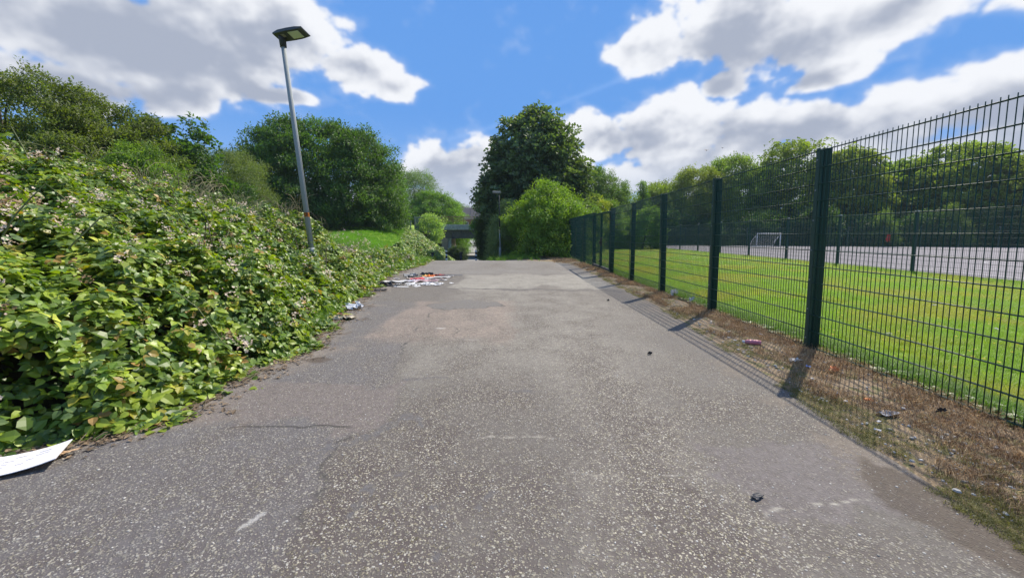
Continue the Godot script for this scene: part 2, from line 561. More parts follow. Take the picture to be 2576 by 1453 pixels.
func road_wear() -> ImageTexture:
	# what lies over the chippings (binder, dust, patches, tar); alpha says how much it hides them. Spans x -6.5..4.5, d -2..25
	var w := 760
	var h := 1620
	var data := PackedByteArray(); data.resize(w * h * 4)
	var n := FastNoiseLite.new(); n.seed = 33; n.fractal_octaves = 5; n.frequency = 1.0
	var n2 := FastNoiseLite.new(); n2.seed = 34; n2.fractal_octaves = 3; n2.frequency = 1.0
	var rg := RandomNumberGenerator.new(); rg.seed = 501
	var at := 0
	for j in h:
		var d := (j + 0.5) / h * 27.0 - 2.0
		var rl := road_left(d)
		var rr := road_right(d)
		for i in w:
			var x := (i + 0.5) / w * 11.0 - 6.5
			var big := n.get_noise_2d(x * 0.33, d * 0.22)
			var med := n.get_noise_2d(x * 1.6 + 40.0, d * 1.3)
			var fine := n2.get_noise_2d(x * 11.0, d * 11.0)
			var wx := x + med * 0.22 + fine * 0.05
			var wd := d + n2.get_noise_2d(x * 1.3 + 9.0, d * 1.3) * 0.30 + fine * 0.05
			var c := Color(0.128, 0.116, 0.103)
			var a := 0.36 + 0.70 * big + 0.50 * med + fine * 0.22
			# right-hand third: binder rich, mauve
			a += 0.10 * smoothstep(1.2, 2.0, wx)
			# left strip relaid with a finer, darker mix
			var strip_edge := -1.05 - 0.10 * (wd - 2.0) if wd < 6.0 else -1.45
			var ls := smoothstep(0.06, -0.06, wx - strip_edge) * smoothstep(8.6, 8.3, wd)
			if ls > 0.0:
				c = c.lerp(Color(0.125, 0.120, 0.125), ls)
				a = lerpf(a, 0.42 + med * 0.30 + fine * 0.15, ls)
			# pale polished wheel track
			var tr := exp(-pow((wx - 0.82 - 0.02 * wd) / 0.34, 2.0)) * smoothstep(12.0, 6.0, wd)
			c = c.lerp(Color(0.37, 0.345, 0.30), tr * 0.8)
			a = lerpf(a, 0.06 + 0.12 * fine, minf(1.0, tr * 1.1))
			# cream belt where traffic has polished the stones bare
			var belt := smoothstep(1.0, 0.3, absf(wx - 0.45 + big * 1.4) / 2.1) * smoothstep(2.6, 5.5, wd) * smoothstep(12.0, 10.0, wd)
			c = c.lerp(Color(0.315, 0.295, 0.250), belt * 0.8)
			a = lerpf(a, 0.26 + 0.35 * med + 0.2 * fine, belt * 0.8)
			# tan grit-worn area in the middle distance
			var worn := smoothstep(1.0, 0.8, absf(wx + 1.0) / 1.15) * smoothstep(1.0, 0.75, absf(wd - 6.9) / 1.9)
			c = c.lerp(Color(0.27, 0.212, 0.172), worn * 0.85)
			a = lerpf(a, 0.50 + 0.35 * med + fine * 0.3, worn * 0.8)
			# broad pale overlay further off
			var pale := smoothstep(0.25, -0.25, absf(wx - 0.8 + big * 1.5) - 2.4 + med * 0.8) * smoothstep(0.3, -0.3, absf(wd - 12.9 + big * 1.6) - 1.9 + med * 0.9)
			c = c.lerp(Color(0.325, 0.307, 0.262), pale * 0.9)
			a = lerpf(a, 0.55 + 0.25 * med + fine * 0.25, pale * 0.9)
			var far := smoothstep(14.6, 15.4, wd)
			c = c.lerp(Color(0.255, 0.243, 0.225), far * 0.6)
			a = lerpf(a, 0.45 + 0.5 * big + fine * 0.3, far * 0.7)
			# trench seam across, with a darker fill
			var seam := smoothstep(0.16, 0.10, absf(wd - 10.55 + 0.10 * wx)) * smoothstep(-1.8, -1.4, wx)
			c = c.lerp(Color(0.088, 0.080, 0.077), seam); a = lerpf(a, 0.62, seam)
			# smooth grey hand-laid patch
			var pq := Vector2((wx + 0.95) / 0.78, (wd - 8.15) / 0.52).length()
			var pt := smoothstep(1.03, 0.97, pq)
			c = c.lerp(Color(0.147, 0.138, 0.129), pt); a = lerpf(a, 0.62 + 0.3 * fine, pt)
			var rim := smoothstep(0.07, 0.02, absf(pq - 1.0)) * smoothstep(0.1, -0.1, wd - 8.2 + med)
			c = c.lerp(Color(0.042, 0.038, 0.039), rim * 0.8); a = maxf(a, rim * 0.8)
			# square reinstatement near right, smooth binder with few chips
			var sq := smoothstep(0.05, -0.03, absf(wx - 1.95) - 0.72) * smoothstep(0.05, -0.03, absf(wd - 2.2) - 0.42)
			c = c.lerp(Color(0.138, 0.122, 0.118), sq); a = lerpf(a, 0.78 + 0.35 * fine + 0.3 * med, sq)
			# left reinstatement with a cracked front edge
			var s2 := smoothstep(0.04, -0.04, absf(wx + 1.75) - 0.75) * smoothstep(0.05, -0.05, absf(wd - 3.3) - 0.42)
			c = c.lerp(Color(0.155, 0.132, 0.123), s2); a = lerpf(a, 0.62 + 0.3 * fine, s2)
			var crack := smoothstep(0.016, 0.004, absf(d - 2.83 + 0.12 * sin(x * 5.0) * 0.3 + med * 0.06)) * smoothstep(0.55, 0.40, absf(x + 1.65))
			c = c.lerp(Color(0.017, 0.016, 0.015), crack); a = maxf(a, crack)
			var crack2 := smoothstep(0.013, 0.003, absf(x + 0.62 + 0.2 * sin(d * 1.3) + med * 0.22)) * smoothstep(6.3, 6.0, d) * smoothstep(4.6, 5.0, d)
			c = c.lerp(Color(0.025, 0.024, 0.023), crack2); a = maxf(a, crack2 * 0.8)
			# open joint along the relaid strip, and pale sealed seams across
			var joint := smoothstep(0.030, 0.008, absf(wx - strip_edge - 0.03 * fine)) * smoothstep(8.0, 7.0, wd) * smoothstep(-0.25, 0.15, med)
			c = c.lerp(Color(0.045, 0.042, 0.04), joint); a = maxf(a, joint * 0.8)
			for q in [[2.66, -0.35, 1.35, 0.05], [2.28, 0.3, 1.2, -0.08], [4.9, -0.9, 0.9, 0.03], [1.78, 0.9, 2.0, 0.12]]:
				var sl: float = smoothstep(0.014, 0.004, absf(d - q[0] - q[3] * x - med * 0.10)) * smoothstep(-0.3, 0.35, fine + med) * smoothstep(q[1], q[1] + 0.15, x) * smoothstep(q[2], q[2] - 0.15, x)
				c = c.lerp(Color(0.33, 0.31, 0.265), sl); a = maxf(a, sl * 0.5)
			# tar drips
			for t in [[-1.17, 2.63, 0.10, 0.10], [-1.0, 2.78, 0.07, 0.13], [-0.80, 2.86, 0.14, 0.05], [-0.88, 1.86, 0.045, 0.08], [-0.80, 2.0, 0.03, 0.06], [-0.18, 2.06, 0.05, 0.04], [-0.42, 2.02, 0.035, 0.05], [-0.62, 2.26, 0.06, 0.04], [0.05, 3.4, 0.12, 0.05], [-0.9, 3.75, 0.25, 0.06], [-0.35, 1.75, 0.04, 0.03]]:
				var tq := Vector2((wx - t[0]) / t[2], (wd - t[1]) / t[3]).length()
				if tq < 1.2:
					var tt := smoothstep(1.1, 0.9, tq) * (0.75 + 0.5 * fine)
					c = c.lerp(Color(0.097, 0.092, 0.096), tt); a = maxf(a, tt)
			# scraps of old white paint
			for t in [[-1.30, 1.87, 0.02, 0.07, 0.45], [-1.08, 5.97, 0.10, 0.03, 0.5], [-0.55, 5.3, 0.12, 0.02, 0.3], [1.95, 16.0, 0.5, 0.05, 0.25], [0.9, 6.6, 0.15, 0.02, 0.3]]:
				var dx: float = x - t[0] - (d - t[1]) * 0.35
				var pw := Vector2(dx / t[2], (d - t[1]) / t[3]).length() + fine * 0.8
				if pw < 1.2:
					var pp: float = smoothstep(1.0, 0.8, pw) * t[4] * 1.4
					c = c.lerp(Color(0.62, 0.61, 0.58), clampf(pp, 0, 1)); a = maxf(a, clampf(pp, 0, 1))
			# silt and moss grown in from both edges: patchy, with an outline of its own
			var le := x - rl
			var silt := smoothstep(0.55, 0.1, le + med * 0.6 + fine * 0.25)
			c = c.lerp(Color(0.197, 0.164, 0.135), silt * 0.85); a = lerpf(a, 0.82 + 0.3 * fine, silt)
			var mud := smoothstep(0.25, 0.5, n2.get_noise_2d(x * 1.1 + 70.0, d * 1.1)) * smoothstep(1.0, 0.3, le)
			c = c.lerp(Color(0.071, 0.050, 0.035), mud); a = lerpf(a, 0.85, mud)
			var re := rr - x
			var dirt := smoothstep(0.35, 0.05, re + med * 0.45 + fine * 0.2)
			c = c.lerp(Color(0.168, 0.138, 0.108), dirt * 0.9); a = lerpf(a, 0.75 + 0.3 * fine, dirt)
			# brown mud washed into the low corner by the verge
			var puddle := smoothstep(1.0, 0.75, Vector2((wx - 2.22) / 0.26, (wd - 1.95) / 0.55).length() + med * 0.6)
			c = c.lerp(Color(0.062, 0.046, 0.034), puddle * 0.85); a = lerpf(a, 0.88 + 0.2 * fine, puddle)
			c = c * (1.0 + 0.10 * fine + 0.30 * (rg.randf() - 0.5))
			a *= 0.82 + 0.36 * rg.randf()
			data[at] = to_byte(c.r); data[at + 1] = to_byte(c.g); data[at + 2] = to_byte(c.b)
			data[at + 3] = clampi(int(clampf(a, 0.0, 0.97) * 255.0), 0, 255)
			at += 4
	return picture(w, h, data, Image.FORMAT_RGBA8)

func loose_stones() -> void:
	# loose chippings near the camera and along the verge
	var st := begin()
	var p := [Vector3(1, 0, 0), Vector3(0.4, 0.1, 0.75), Vector3(-0.6, 0, 0.7), Vector3(-1, 0.05, -0.1), Vector3(-0.3, 0, -0.8), Vector3(0.6, 0.06, -0.6)]
	var q := []
	for v in p: q.append(v * 0.72 + Vector3(0, 0.55, 0))
	for k in 6:
		var n := (k + 1) % 6
		quad(st, p[k], q[k], q[n], p[n])
		if k > 0 and k < 5: tri(st, q[0], q[k + 1], q[k])
	var mesh := st.commit()
	var rows := PackedFloat32Array(); rows.resize(16 * 9000)
	for i in 9000:
		var verge := i < 2600
		var d := 1.2 + 8.0 * pow(rng.randf(), 1.6)
		var x := lerpf(road_left(d) + 0.1, road_right(d), rng.randf())
		if verge:
			d = 1.2 + 20.0 * pow(rng.randf(), 1.5)
			x = road_right(d) + 0.05 + rng.randf() * 1.0
		var s := 0.0035 + 0.006 * rng.randf() * rng.randf()
		if verge: s = 0.006 + 0.016 * pow(rng.randf(), 3.0)
		var t := 0.16 + 0.34 * rng.randf()
		var b := Basis(Vector3.UP, rng.randf() * TAU).scaled_local(Vector3(s, s * (0.5 + 0.5 * rng.randf()), s * (0.6 + 0.6 * rng.randf())))
		row(rows, i * 16, b, ground_at(x, d, 0.048 if verge else 0.029), Color(t * 1.02, t * 0.98, t * 0.9))
	var o := copies("loose_gravel", mesh, M.stone, rows, self)
	o.set_meta("kind", "stuff")
	tag(o, "small pale loose chippings scattered over the worn road and dirt verge", "gravel")

# ------------------------------------------------------------------ underpass and what lies round it
func build_underpass() -> void:
	structure("path", strip(func(d): return path_mid(d) - (2.1 if d < 30.0 else 1.5), func(d): return path_mid(d) + 1.5, 23.0, 70.0, 60, 4, 0.02, false), M.street)
	var cx := -6.0
	var d0 := 56.5
	var d1 := 64.5
	var br := thing("railway_bridge", Vector3(cx, 0, -d0), "low grey concrete and dark steel railway bridge over the sunken path", "bridge")
	# main girder with stiffener plates, concrete fascia on top, deck
	var st := begin()
	box(st, Vector3(0, 1.33, -0.1), Vector3(11.6, 1.20, 0.06))
	box(st, Vector3(0, 0.76, -0.1), Vector3(11.6, 0.05, 0.36))
	box(st, Vector3(0, 1.90, -0.1), Vector3(11.6, 0.05, 0.36))
	part("girder", st.commit(), M.girder, br)
	for k in 9:
		st = begin()
		box(st, Vector3(-4.9 + k * 1.22, 1.33, 0.0), Vector3(0.025, 1.09, 0.14))
		part("stiffener_plate", st.commit(), M.girder, br)
	for k in 4:
		st = begin()
		box(st, Vector3(-4.35 + k * 2.9, 2.30, 0.16), Vector3(2.885, 0.74, 0.30), Basis(), 0.02)
		part("fascia_slab", st.commit(), M.concrete, br)
	st = begin()
	box(st, Vector3(0, 1.98, -4.2), Vector3(11.4, 0.18, 8.0))
	part("deck", st.commit(), M.concrete, br)
	st = begin()
	box(st, Vector3(0, 1.33, -8.0), Vector3(11.6, 1.20, 0.06))
	box(st, Vector3(0, 2.3, -8.26), Vector3(11.6, 0.74, 0.30))
	part("rear_girder", st.commit(), M.girder, br)
	for s in [-1.0, 1.0]:
		st = begin()
		box(st, Vector3(s * 3.55, -0.65, -4.0), Vector3(0.9, 2.8, 8.2), Basis(), 0.03)
		part("abutment", st.commit(), M.old_concrete, br)
		st = begin()
		box(st, Vector3(s * 2.85, -0.75, -0.35), Vector3(0.42, 3.0, 0.42), Basis(), 0.02)
		box(st, Vector3(s * 2.85, 0.70, -0.35), Vector3(0.62, 0.10, 0.62))
		part("column", st.commit(), M.concrete, br)
	# rusty hand railing
	for k in 8:
		st = begin()
		tube(st, [Vector3(-5.3 + k * 1.5, 2.66, 0.1), Vector3(-5.3 + k * 1.5, 3.72, 0.1)], [0.03, 0.03], 6)
		part("railing_post", st.commit(), M.rust, br)
	for y in [3.72, 3.40, 3.12]:
		st = begin()
		tube(st, [Vector3(-5.4, y, 0.1), Vector3(5.4, y, 0.1)], [0.04, 0.04], 6)
		part("rail", st.commit(), M.rust, br)
	st = begin()
	tube(st, [Vector3(1.15, -2.1, 0.5), Vector3(1.15, 1.6, 0.5)], [0.035, 0.035], 6)
	part("drain_pipe", st.commit(), M.black, br)

	# wing wall with sloped coping, left of the path
	var ww := thing("wing_wall", Vector3(-11.2, 0, -49.5), "brown brick wing wall with a sloping concrete coping beside the underpass", "wall")
	st = begin()
	var prof := [Vector2(-1.6, -1.9), Vector2(1.0, -1.9), Vector2(1.0, 1.50), Vector2(0.25, 1.50), Vector2(-1.6, -0.55)]
	for z in [0.0, -0.45]:
		for k in range(1, 4):
			if z == 0.0: tri(st, Vector3(prof[0].x, prof[0].y, z), Vector3(prof[k].x, prof[k].y, z), Vector3(prof[k + 1].x, prof[k + 1].y, z))
			else: tri(st, Vector3(prof[0].x, prof[0].y, z), Vector3(prof[k + 1].x, prof[k + 1].y, z), Vector3(prof[k].x, prof[k].y, z))
	for k in 5:
		var a: Vector2 = prof[k]; var b: Vector2 = prof[(k + 1) % 5]
		quad(st, Vector3(a.x, a.y, 0), Vector3(a.x, a.y, -0.45), Vector3(b.x, b.y, -0.45), Vector3(b.x, b.y, 0))
	part("brick_wall", st.commit(), M.brick, ww)
	st = begin()
	var sl := Vector2(1.85, 2.05)
	box(st, Vector3(-0.70, 0.58, -0.2), Vector3(sl.length() + 0.1, 0.17, 0.75), Basis(Vector3(0, 0, 1), sl.angle()), 0.02)
	part("sloping_coping", st.commit(), M.old_concrete, ww)
	st = begin()
	box(st, Vector3(0.66, 1.60, -0.2), Vector3(0.85, 0.18, 0.75), Basis(), 0.02)
	part("flat_coping", st.commit(), M.old_concrete, ww)

	# grey steel guard at the end of the parapet
	var gd := thing("steel_guard", Vector3(-11.7, height(-11.7, 50.5), -50.5), "blue-grey steel guard frame with fanned bars at the top of the wing wall", "guard")
	for x in [-0.55, 0.75]:
		st = begin()
		box(st, Vector3(x, 0.9, 0), Vector3(0.14, 2.1, 0.10), Basis(), 0.015)
		part("post", st.commit(), M.galvanised, gd)
	st = begin()
	box(st, Vector3(0.1, 1.88, 0), Vector3(1.5, 0.16, 0.08), Basis(), 0.015)
	part("top_rail", st.commit(), M.galvanised, gd)
	st = begin()
	box(st, Vector3(-0.25, 1.1, 0.02), Vector3(0.42, 1.3, 0.02))
	part("plate", st.commit(), M.galvanised, gd)
	for k in 7:
		st = begin()
		tube(st, [Vector3(0.05, 0.2, 0.02), Vector3(-0.4 + k * 0.18, 1.82, 0.02)], [0.018, 0.018], 5)
		part("bar", st.commit(), M.galvanised, gd)

	# palisade fence in the shade of the trees
	var pf := thing("palisade_fence", Vector3(-16.0, 0, -45.0), "dark steel palisade fence in deep shade under the big round tree", "fence")
	var pale := begin()
	var w := 0.065
	for s in [-1.0, 1.0]:
		quad(pale, Vector3(0, -0.1, 0.02 * 0), Vector3(s * w * 0.5, -0.1, -0.012), Vector3(s * w * 0.5, 1.68, -0.012), Vector3(0, 1.80, 0)) if s > 0 else quad(pale, Vector3(-w * 0.5, -0.1, -0.012), Vector3(0, -0.1, 0), Vector3(0, 1.80, 0), Vector3(-w * 0.5, 1.68, -0.012))
	var pm := pale.commit()
	for k in 64:
		var x := -5.2 + k * 0.155
		part("pale", pm, M.galvanised, pf, Transform3D(Basis(), Vector3(x, height(x - 16.0, 45.0), 0.03)))
	for k in 5:
		st = begin()
		var x := -5.2 + k * 2.45
		box(st, Vector3(x, height(x - 16.0, 45.0) + 0.8, -0.08), Vector3(0.08, 1.9, 0.06))
		part("post", st.commit(), M.galvanised, pf)
	for hh in [0.35, 1.45]:
		st = begin()
		for k in 20:
			var x := -5.2 + k * 0.5
			box(st, Vector3(x + 0.25, (height(x - 16.0, 45.0) + height(x - 15.5, 45.0)) * 0.5 + hh, -0.03), Vector3(0.51, 0.05, 0.03), Basis(Vector3(0, 0, 1), atan((height(x - 15.5, 45.0) - height(x - 16.0, 45.0)) / 0.5)))
		part("rail", st.commit(), M.galvanised, pf)

func build_far_street() -> void:
	# beyond the underpass: street bending left and rising, with a kerb
	var mids := []
	for k in 15:
		var t := k / 14.0
		mids.append(Vector3(-6.4 - 5.0 * t - 26.0 * t * t * t, 0, -(68.0 + 70.0 * t)))
	var st := begin()
	for k in 14:
		for s in 4:
			var a0 := -3.2 + s * 2.4; var a1 := a0 + 2.4
			var n0: Vector3 = (mids[k + 1] - mids[k]).cross(Vector3.UP).normalized()
			var n1: Vector3 = (mids[min(k + 2, 14)] - mids[min(k + 1, 13)]).cross(Vector3.UP).normalized()
			var q := [mids[k] + n0 * a0, mids[k] + n0 * a1, mids[k + 1] + n1 * a1, mids[k + 1] + n1 * a0]
			for i in 4: q[i].y = path_level(-q[i].z) + 0.14
			quad(st, q[0], q[1], q[2], q[3])
	structure("street", smooth_done(st), M.street)
	st = begin()
	for k in range(1, 14):
		var n0: Vector3 = (mids[k + 1] - mids[k]).cross(Vector3.UP).normalized()
		var a: Vector3 = mids[k] - n0 * 3.3; var b: Vector3 = mids[k + 1] - n0 * 3.3
		a.y = path_level(-a.z) + 0.2; b.y = path_level(-b.z) + 0.2
		box(st, (a + b) * 0.5, Vector3(0.16, 0.22, (b - a).length() + 0.05), Basis.looking_at(b - a))
	structure("kerb", st.commit(), M.old_concrete)
	# terraced houses behind
	for k in 2:
		var ho := thing("terraced_house", Vector3(-13.2 + k * 8.1, 0.0, -114.0 - k * 1.5), ["red brick house with a dark tiled roof seen above the bridge railing", "right-hand red brick house whose dark roof shows beside the big conical tree"][k], "house")
		st = begin()
		box(st, Vector3(0, 2.6, -4), Vector3(8.0, 5.4, 8.0))
		part("wall", st.commit(), M.brick, ho)
		st = begin()
		quad(st, Vector3(-4.15, 5.15, 0.35), Vector3(4.15, 5.15, 0.35), Vector3(4.15, 8.9, -4), Vector3(-4.15, 8.9, -4))
		quad(st, Vector3(4.15, 5.15, -8.35), Vector3(-4.15, 5.15, -8.35), Vector3(-4.15, 8.9, -4), Vector3(4.15, 8.9, -4))
		tri(st, Vector3(4.0, 5.3, 0), Vector3(4.0, 5.3, -8), Vector3(4.0, 8.85, -4))
		tri(st, Vector3(-4.0, 5.3, -8), Vector3(-4.0, 5.3, 0), Vector3(-4.0, 8.85, -4))
		var rf := part("roof", st.commit(), M.roof, ho)
		for j in 13:      # tile courses, each overlapping the one below
			st = begin()
			var t0 := j / 13.0
			var c0 := Vector3(0, lerpf(5.15, 8.9, t0 + 0.038), lerpf(0.35, -4.0, t0 + 0.038))
			box(st, c0 + Vector3(0, 0.045, 0.04), Vector3(8.3, 0.05, 0.44), Basis(Vector3(1, 0, 0), 0.66))
			part("tile_course", st.commit(), M.roof, rf)
		for x in [-4.1, -1.4, 1.4, 4.1]:
			st = begin()
			box(st, Vector3(x, 7.10, -1.80), Vector3(0.22, 0.24, 5.8), Basis(Vector3(1, 0, 0), atan2(3.75, 4.35)))
			part("party_wall_capping", st.commit(), M.girder, rf)
		for x in [-2.6, 0.2, 2.6]:
			st = begin()
			box(st, Vector3(x, 4.1, 0.02), Vector3(1.1, 1.2, 0.08))
			var wi := part("window", st.commit(), M.white, ho)
			st = begin()
			box(st, Vector3(x, 4.1, 0.04), Vector3(0.92, 1.02, 0.06))
			part("pane", st.commit(), mat(Color(0.03, 0.035, 0.04), 0.1), wi)

# ------------------------------------------------------------------ green welded mesh fence along the road
const FENCE_X := 3.68
const POSTS := [-0.15, 2.35, 4.85, 7.32, 9.82, 12.35, 14.85, 18.05, 20.5, 22.95, 25.4, 27.85]

func build_fence() -> void:
	var fe := thing("mesh_fence", Vector3(FENCE_X, 0, 0), "tall dark green welded mesh fence on posts along the right of the road", "fence")
	var pst := begin()
	box(pst, Vector3(0.075, 1.13, 0), Vector3(0.10, 2.62, 0.056), Basis(), 0.006)
	var pm := pst.commit()
	var cst := begin()
	box(cst, Vector3(-0.026, 1.23, 0), Vector3(0.008, 2.42, 0.055), Basis(), 0.002)
	box(cst, Vector3(0.011, 1.23, 0), Vector3(0.028, 2.40, 0.024))
	var cm := cst.commit()
	var bst := begin()
	tube(bst, [Vector3(-0.030, 0, 0), Vector3(-0.038, 0, 0)], [0.010, 0.008], 6)
	var bm := bst.commit()
	for k in POSTS.size():
		var d: float = POSTS[k]
		var gy := height(FENCE_X, d) + 0.04
		var lean := Basis(Vector3(1, 0, 0), 0.010 * sin(k * 2.3)) * Basis(Vector3(0, 0, 1), 0.008 * cos(k * 1.7))
		var p := part("post", pm, M.post, fe, Transform3D(lean, Vector3(0, gy, -d)))
		part("clamp_bar", cm, M.fence_dull, p)
		if d < 16.0 and d > 0.0:
			for i in 7:
				part("bolt", bm, M.steel, p, Transform3D(Basis(), Vector3(0, 0.14 + i * 0.36, 0)))
	var vst := begin()
	tube(vst, [Vector3(0, 0.0, 0), Vector3(0, 2.45, 0)], [0.0037, 0.0037], 6)
	var vm := smooth_done(vst)
	var far := begin()
	for k in POSTS.size() - 1:
		if k == 6: continue      # the gate
		var a: float = POSTS[k]
		var b: float = POSTS[k + 1]
		var gy := (height(FENCE_X, a) + height(FENCE_X, b)) * 0.5 + 0.03
		var tilt := atan2(height(FENCE_X, b) - height(FENCE_X, a), b - a)
		# pairs of horizontal wires, one on each side of the uprights
		for i in 13:
			var y := gy + 0.045 + i * 0.1975
			var hst := begin()
			var dy := tan(tilt) * (b - a) * 0.5
			for s in [-0.0092, 0.0092]:
				tube(hst, [Vector3(s, -dy, (b - a) * 0.5 - 0.01), Vector3(s, dy, -(b - a) * 0.5 + 0.01)], [0.0048, 0.0048], 6)
			part("horizontal_wire", smooth_done(hst), M.fence, fe, Transform3D(Basis(), Vector3(0, y, -(a + b) * 0.5)))
		var n := int(round((b - a) / 0.05))
		for i in range(1, n):
			var d := a + (b - a) * i / n
			var y := gy + (d - (a + b) * 0.5) * tan(tilt)
			if k >= 1 and k <= 5 and d > 2.55:
				var bend := Basis(Vector3(0, 0, 1), rng.randfn(0.0, 0.0007)) * Basis(Vector3(1, 0, 0), rng.randfn(0.0, 0.0012))
				part("upright_wire", vm, M.fence, fe, Transform3D(bend, Vector3(0, y, -d)))
			else:
				tube(far, [Vector3(0, y, -d), Vector3(0, y + 2.45, -d)], [0.0042, 0.0042], 4, false)
	var o := part("far_wire_mesh", far.commit(), M.fence, fe)
	o.set_meta("kind", "stuff")

func build_gate() -> void:
	var a := 14.85
	var b := 18.05
	var gy := height(FENCE_X, 16.4) + 0.03
	var ga := thing("double_gate", Vector3(FENCE_X, gy, -(a + b) * 0.5), "dark green double gate with lock box and drop bolt in the mesh fence", "gate")
	for s in [-1.0, 1.0]:
		var lf := Node3D.new()
		lf.name = "gate_leaf"
		ga.add_child(lf, true)
		var z0: float = s * 0.045
		var z1: float = s * 1.50
		for z in [z0, z1]:
			var st := begin()
			box(st, Vector3(0, 1.24, z), Vector3(0.06, 2.24, 0.06), Basis(), 0.005)
			part("stile", st.commit(), M.fence, lf)
		for y in [0.14, 2.34]:
			var st := begin()
			box(st, Vector3(0, y, (z0 + z1) * 0.5), Vector3(0.055, 0.10 if y < 1.0 else 0.06, absf(z1 - z0) - 0.06), Basis(), 0.005)
			part("rail", st.commit(), M.fence if y > 1.0 else M.girder, lf)
		for i in 10:
			var st := begin()
			var y := 0.33 + i * 0.1975
			for sd in [-0.007, 0.007]:
				tube(st, [Vector3(sd, y, z0), Vector3(sd, y, z1)], [0.004, 0.004], 5)
			part("horizontal_wire", st.commit(), M.fence, lf)
		var wst := begin()
		for i in range(1, 28):
			var z := lerpf(z0, z1, i / 28.0)
			tube(wst, [Vector3(0, 0.16, z), Vector3(0, 2.33, z)], [0.0042, 0.0042], 4, false)
		part("wire_mesh", wst.commit(), M.fence, lf).set_meta("kind", "stuff")
		for y in [0.32, 2.12]:
			var st := begin()
			tube(st, [Vector3(-0.03, y - 0.06, z1 + s * 0.05), Vector3(-0.03, y + 0.06, z1 + s * 0.05)], [0.022, 0.022], 7)
			part("hinge", st.commit(), M.black, lf)
	var lk := begin()
	box(lk, Vector3(-0.02, 1.18, 0.09), Vector3(0.08, 0.34, 0.10), Basis(), 0.008)
	box(lk, Vector3(-0.055, 1.16, -0.02), Vector3(0.04, 0.10, 0.16), Basis(), 0.008)
	part("lock_box", lk.commit(), M.black, ga)
	var db := begin()
	tube(db, [Vector3(-0.045, 0.02, -0.09), Vector3(-0.045, 0.80, -0.09), Vector3(-0.045, 0.80, -0.24)], [0.011, 0.011, 0.011], 6)
	box(db, Vector3(-0.04, 0.38, -0.12), Vector3(0.05, 0.05, 0.12))
	part("drop_bolt", db.commit(), M.fence_dull, ga)

# ------------------------------------------------------------------ games court with its own fence
func court_far(x: float) -> float:
	return 56.0 - (x - 16.0) * 0.235

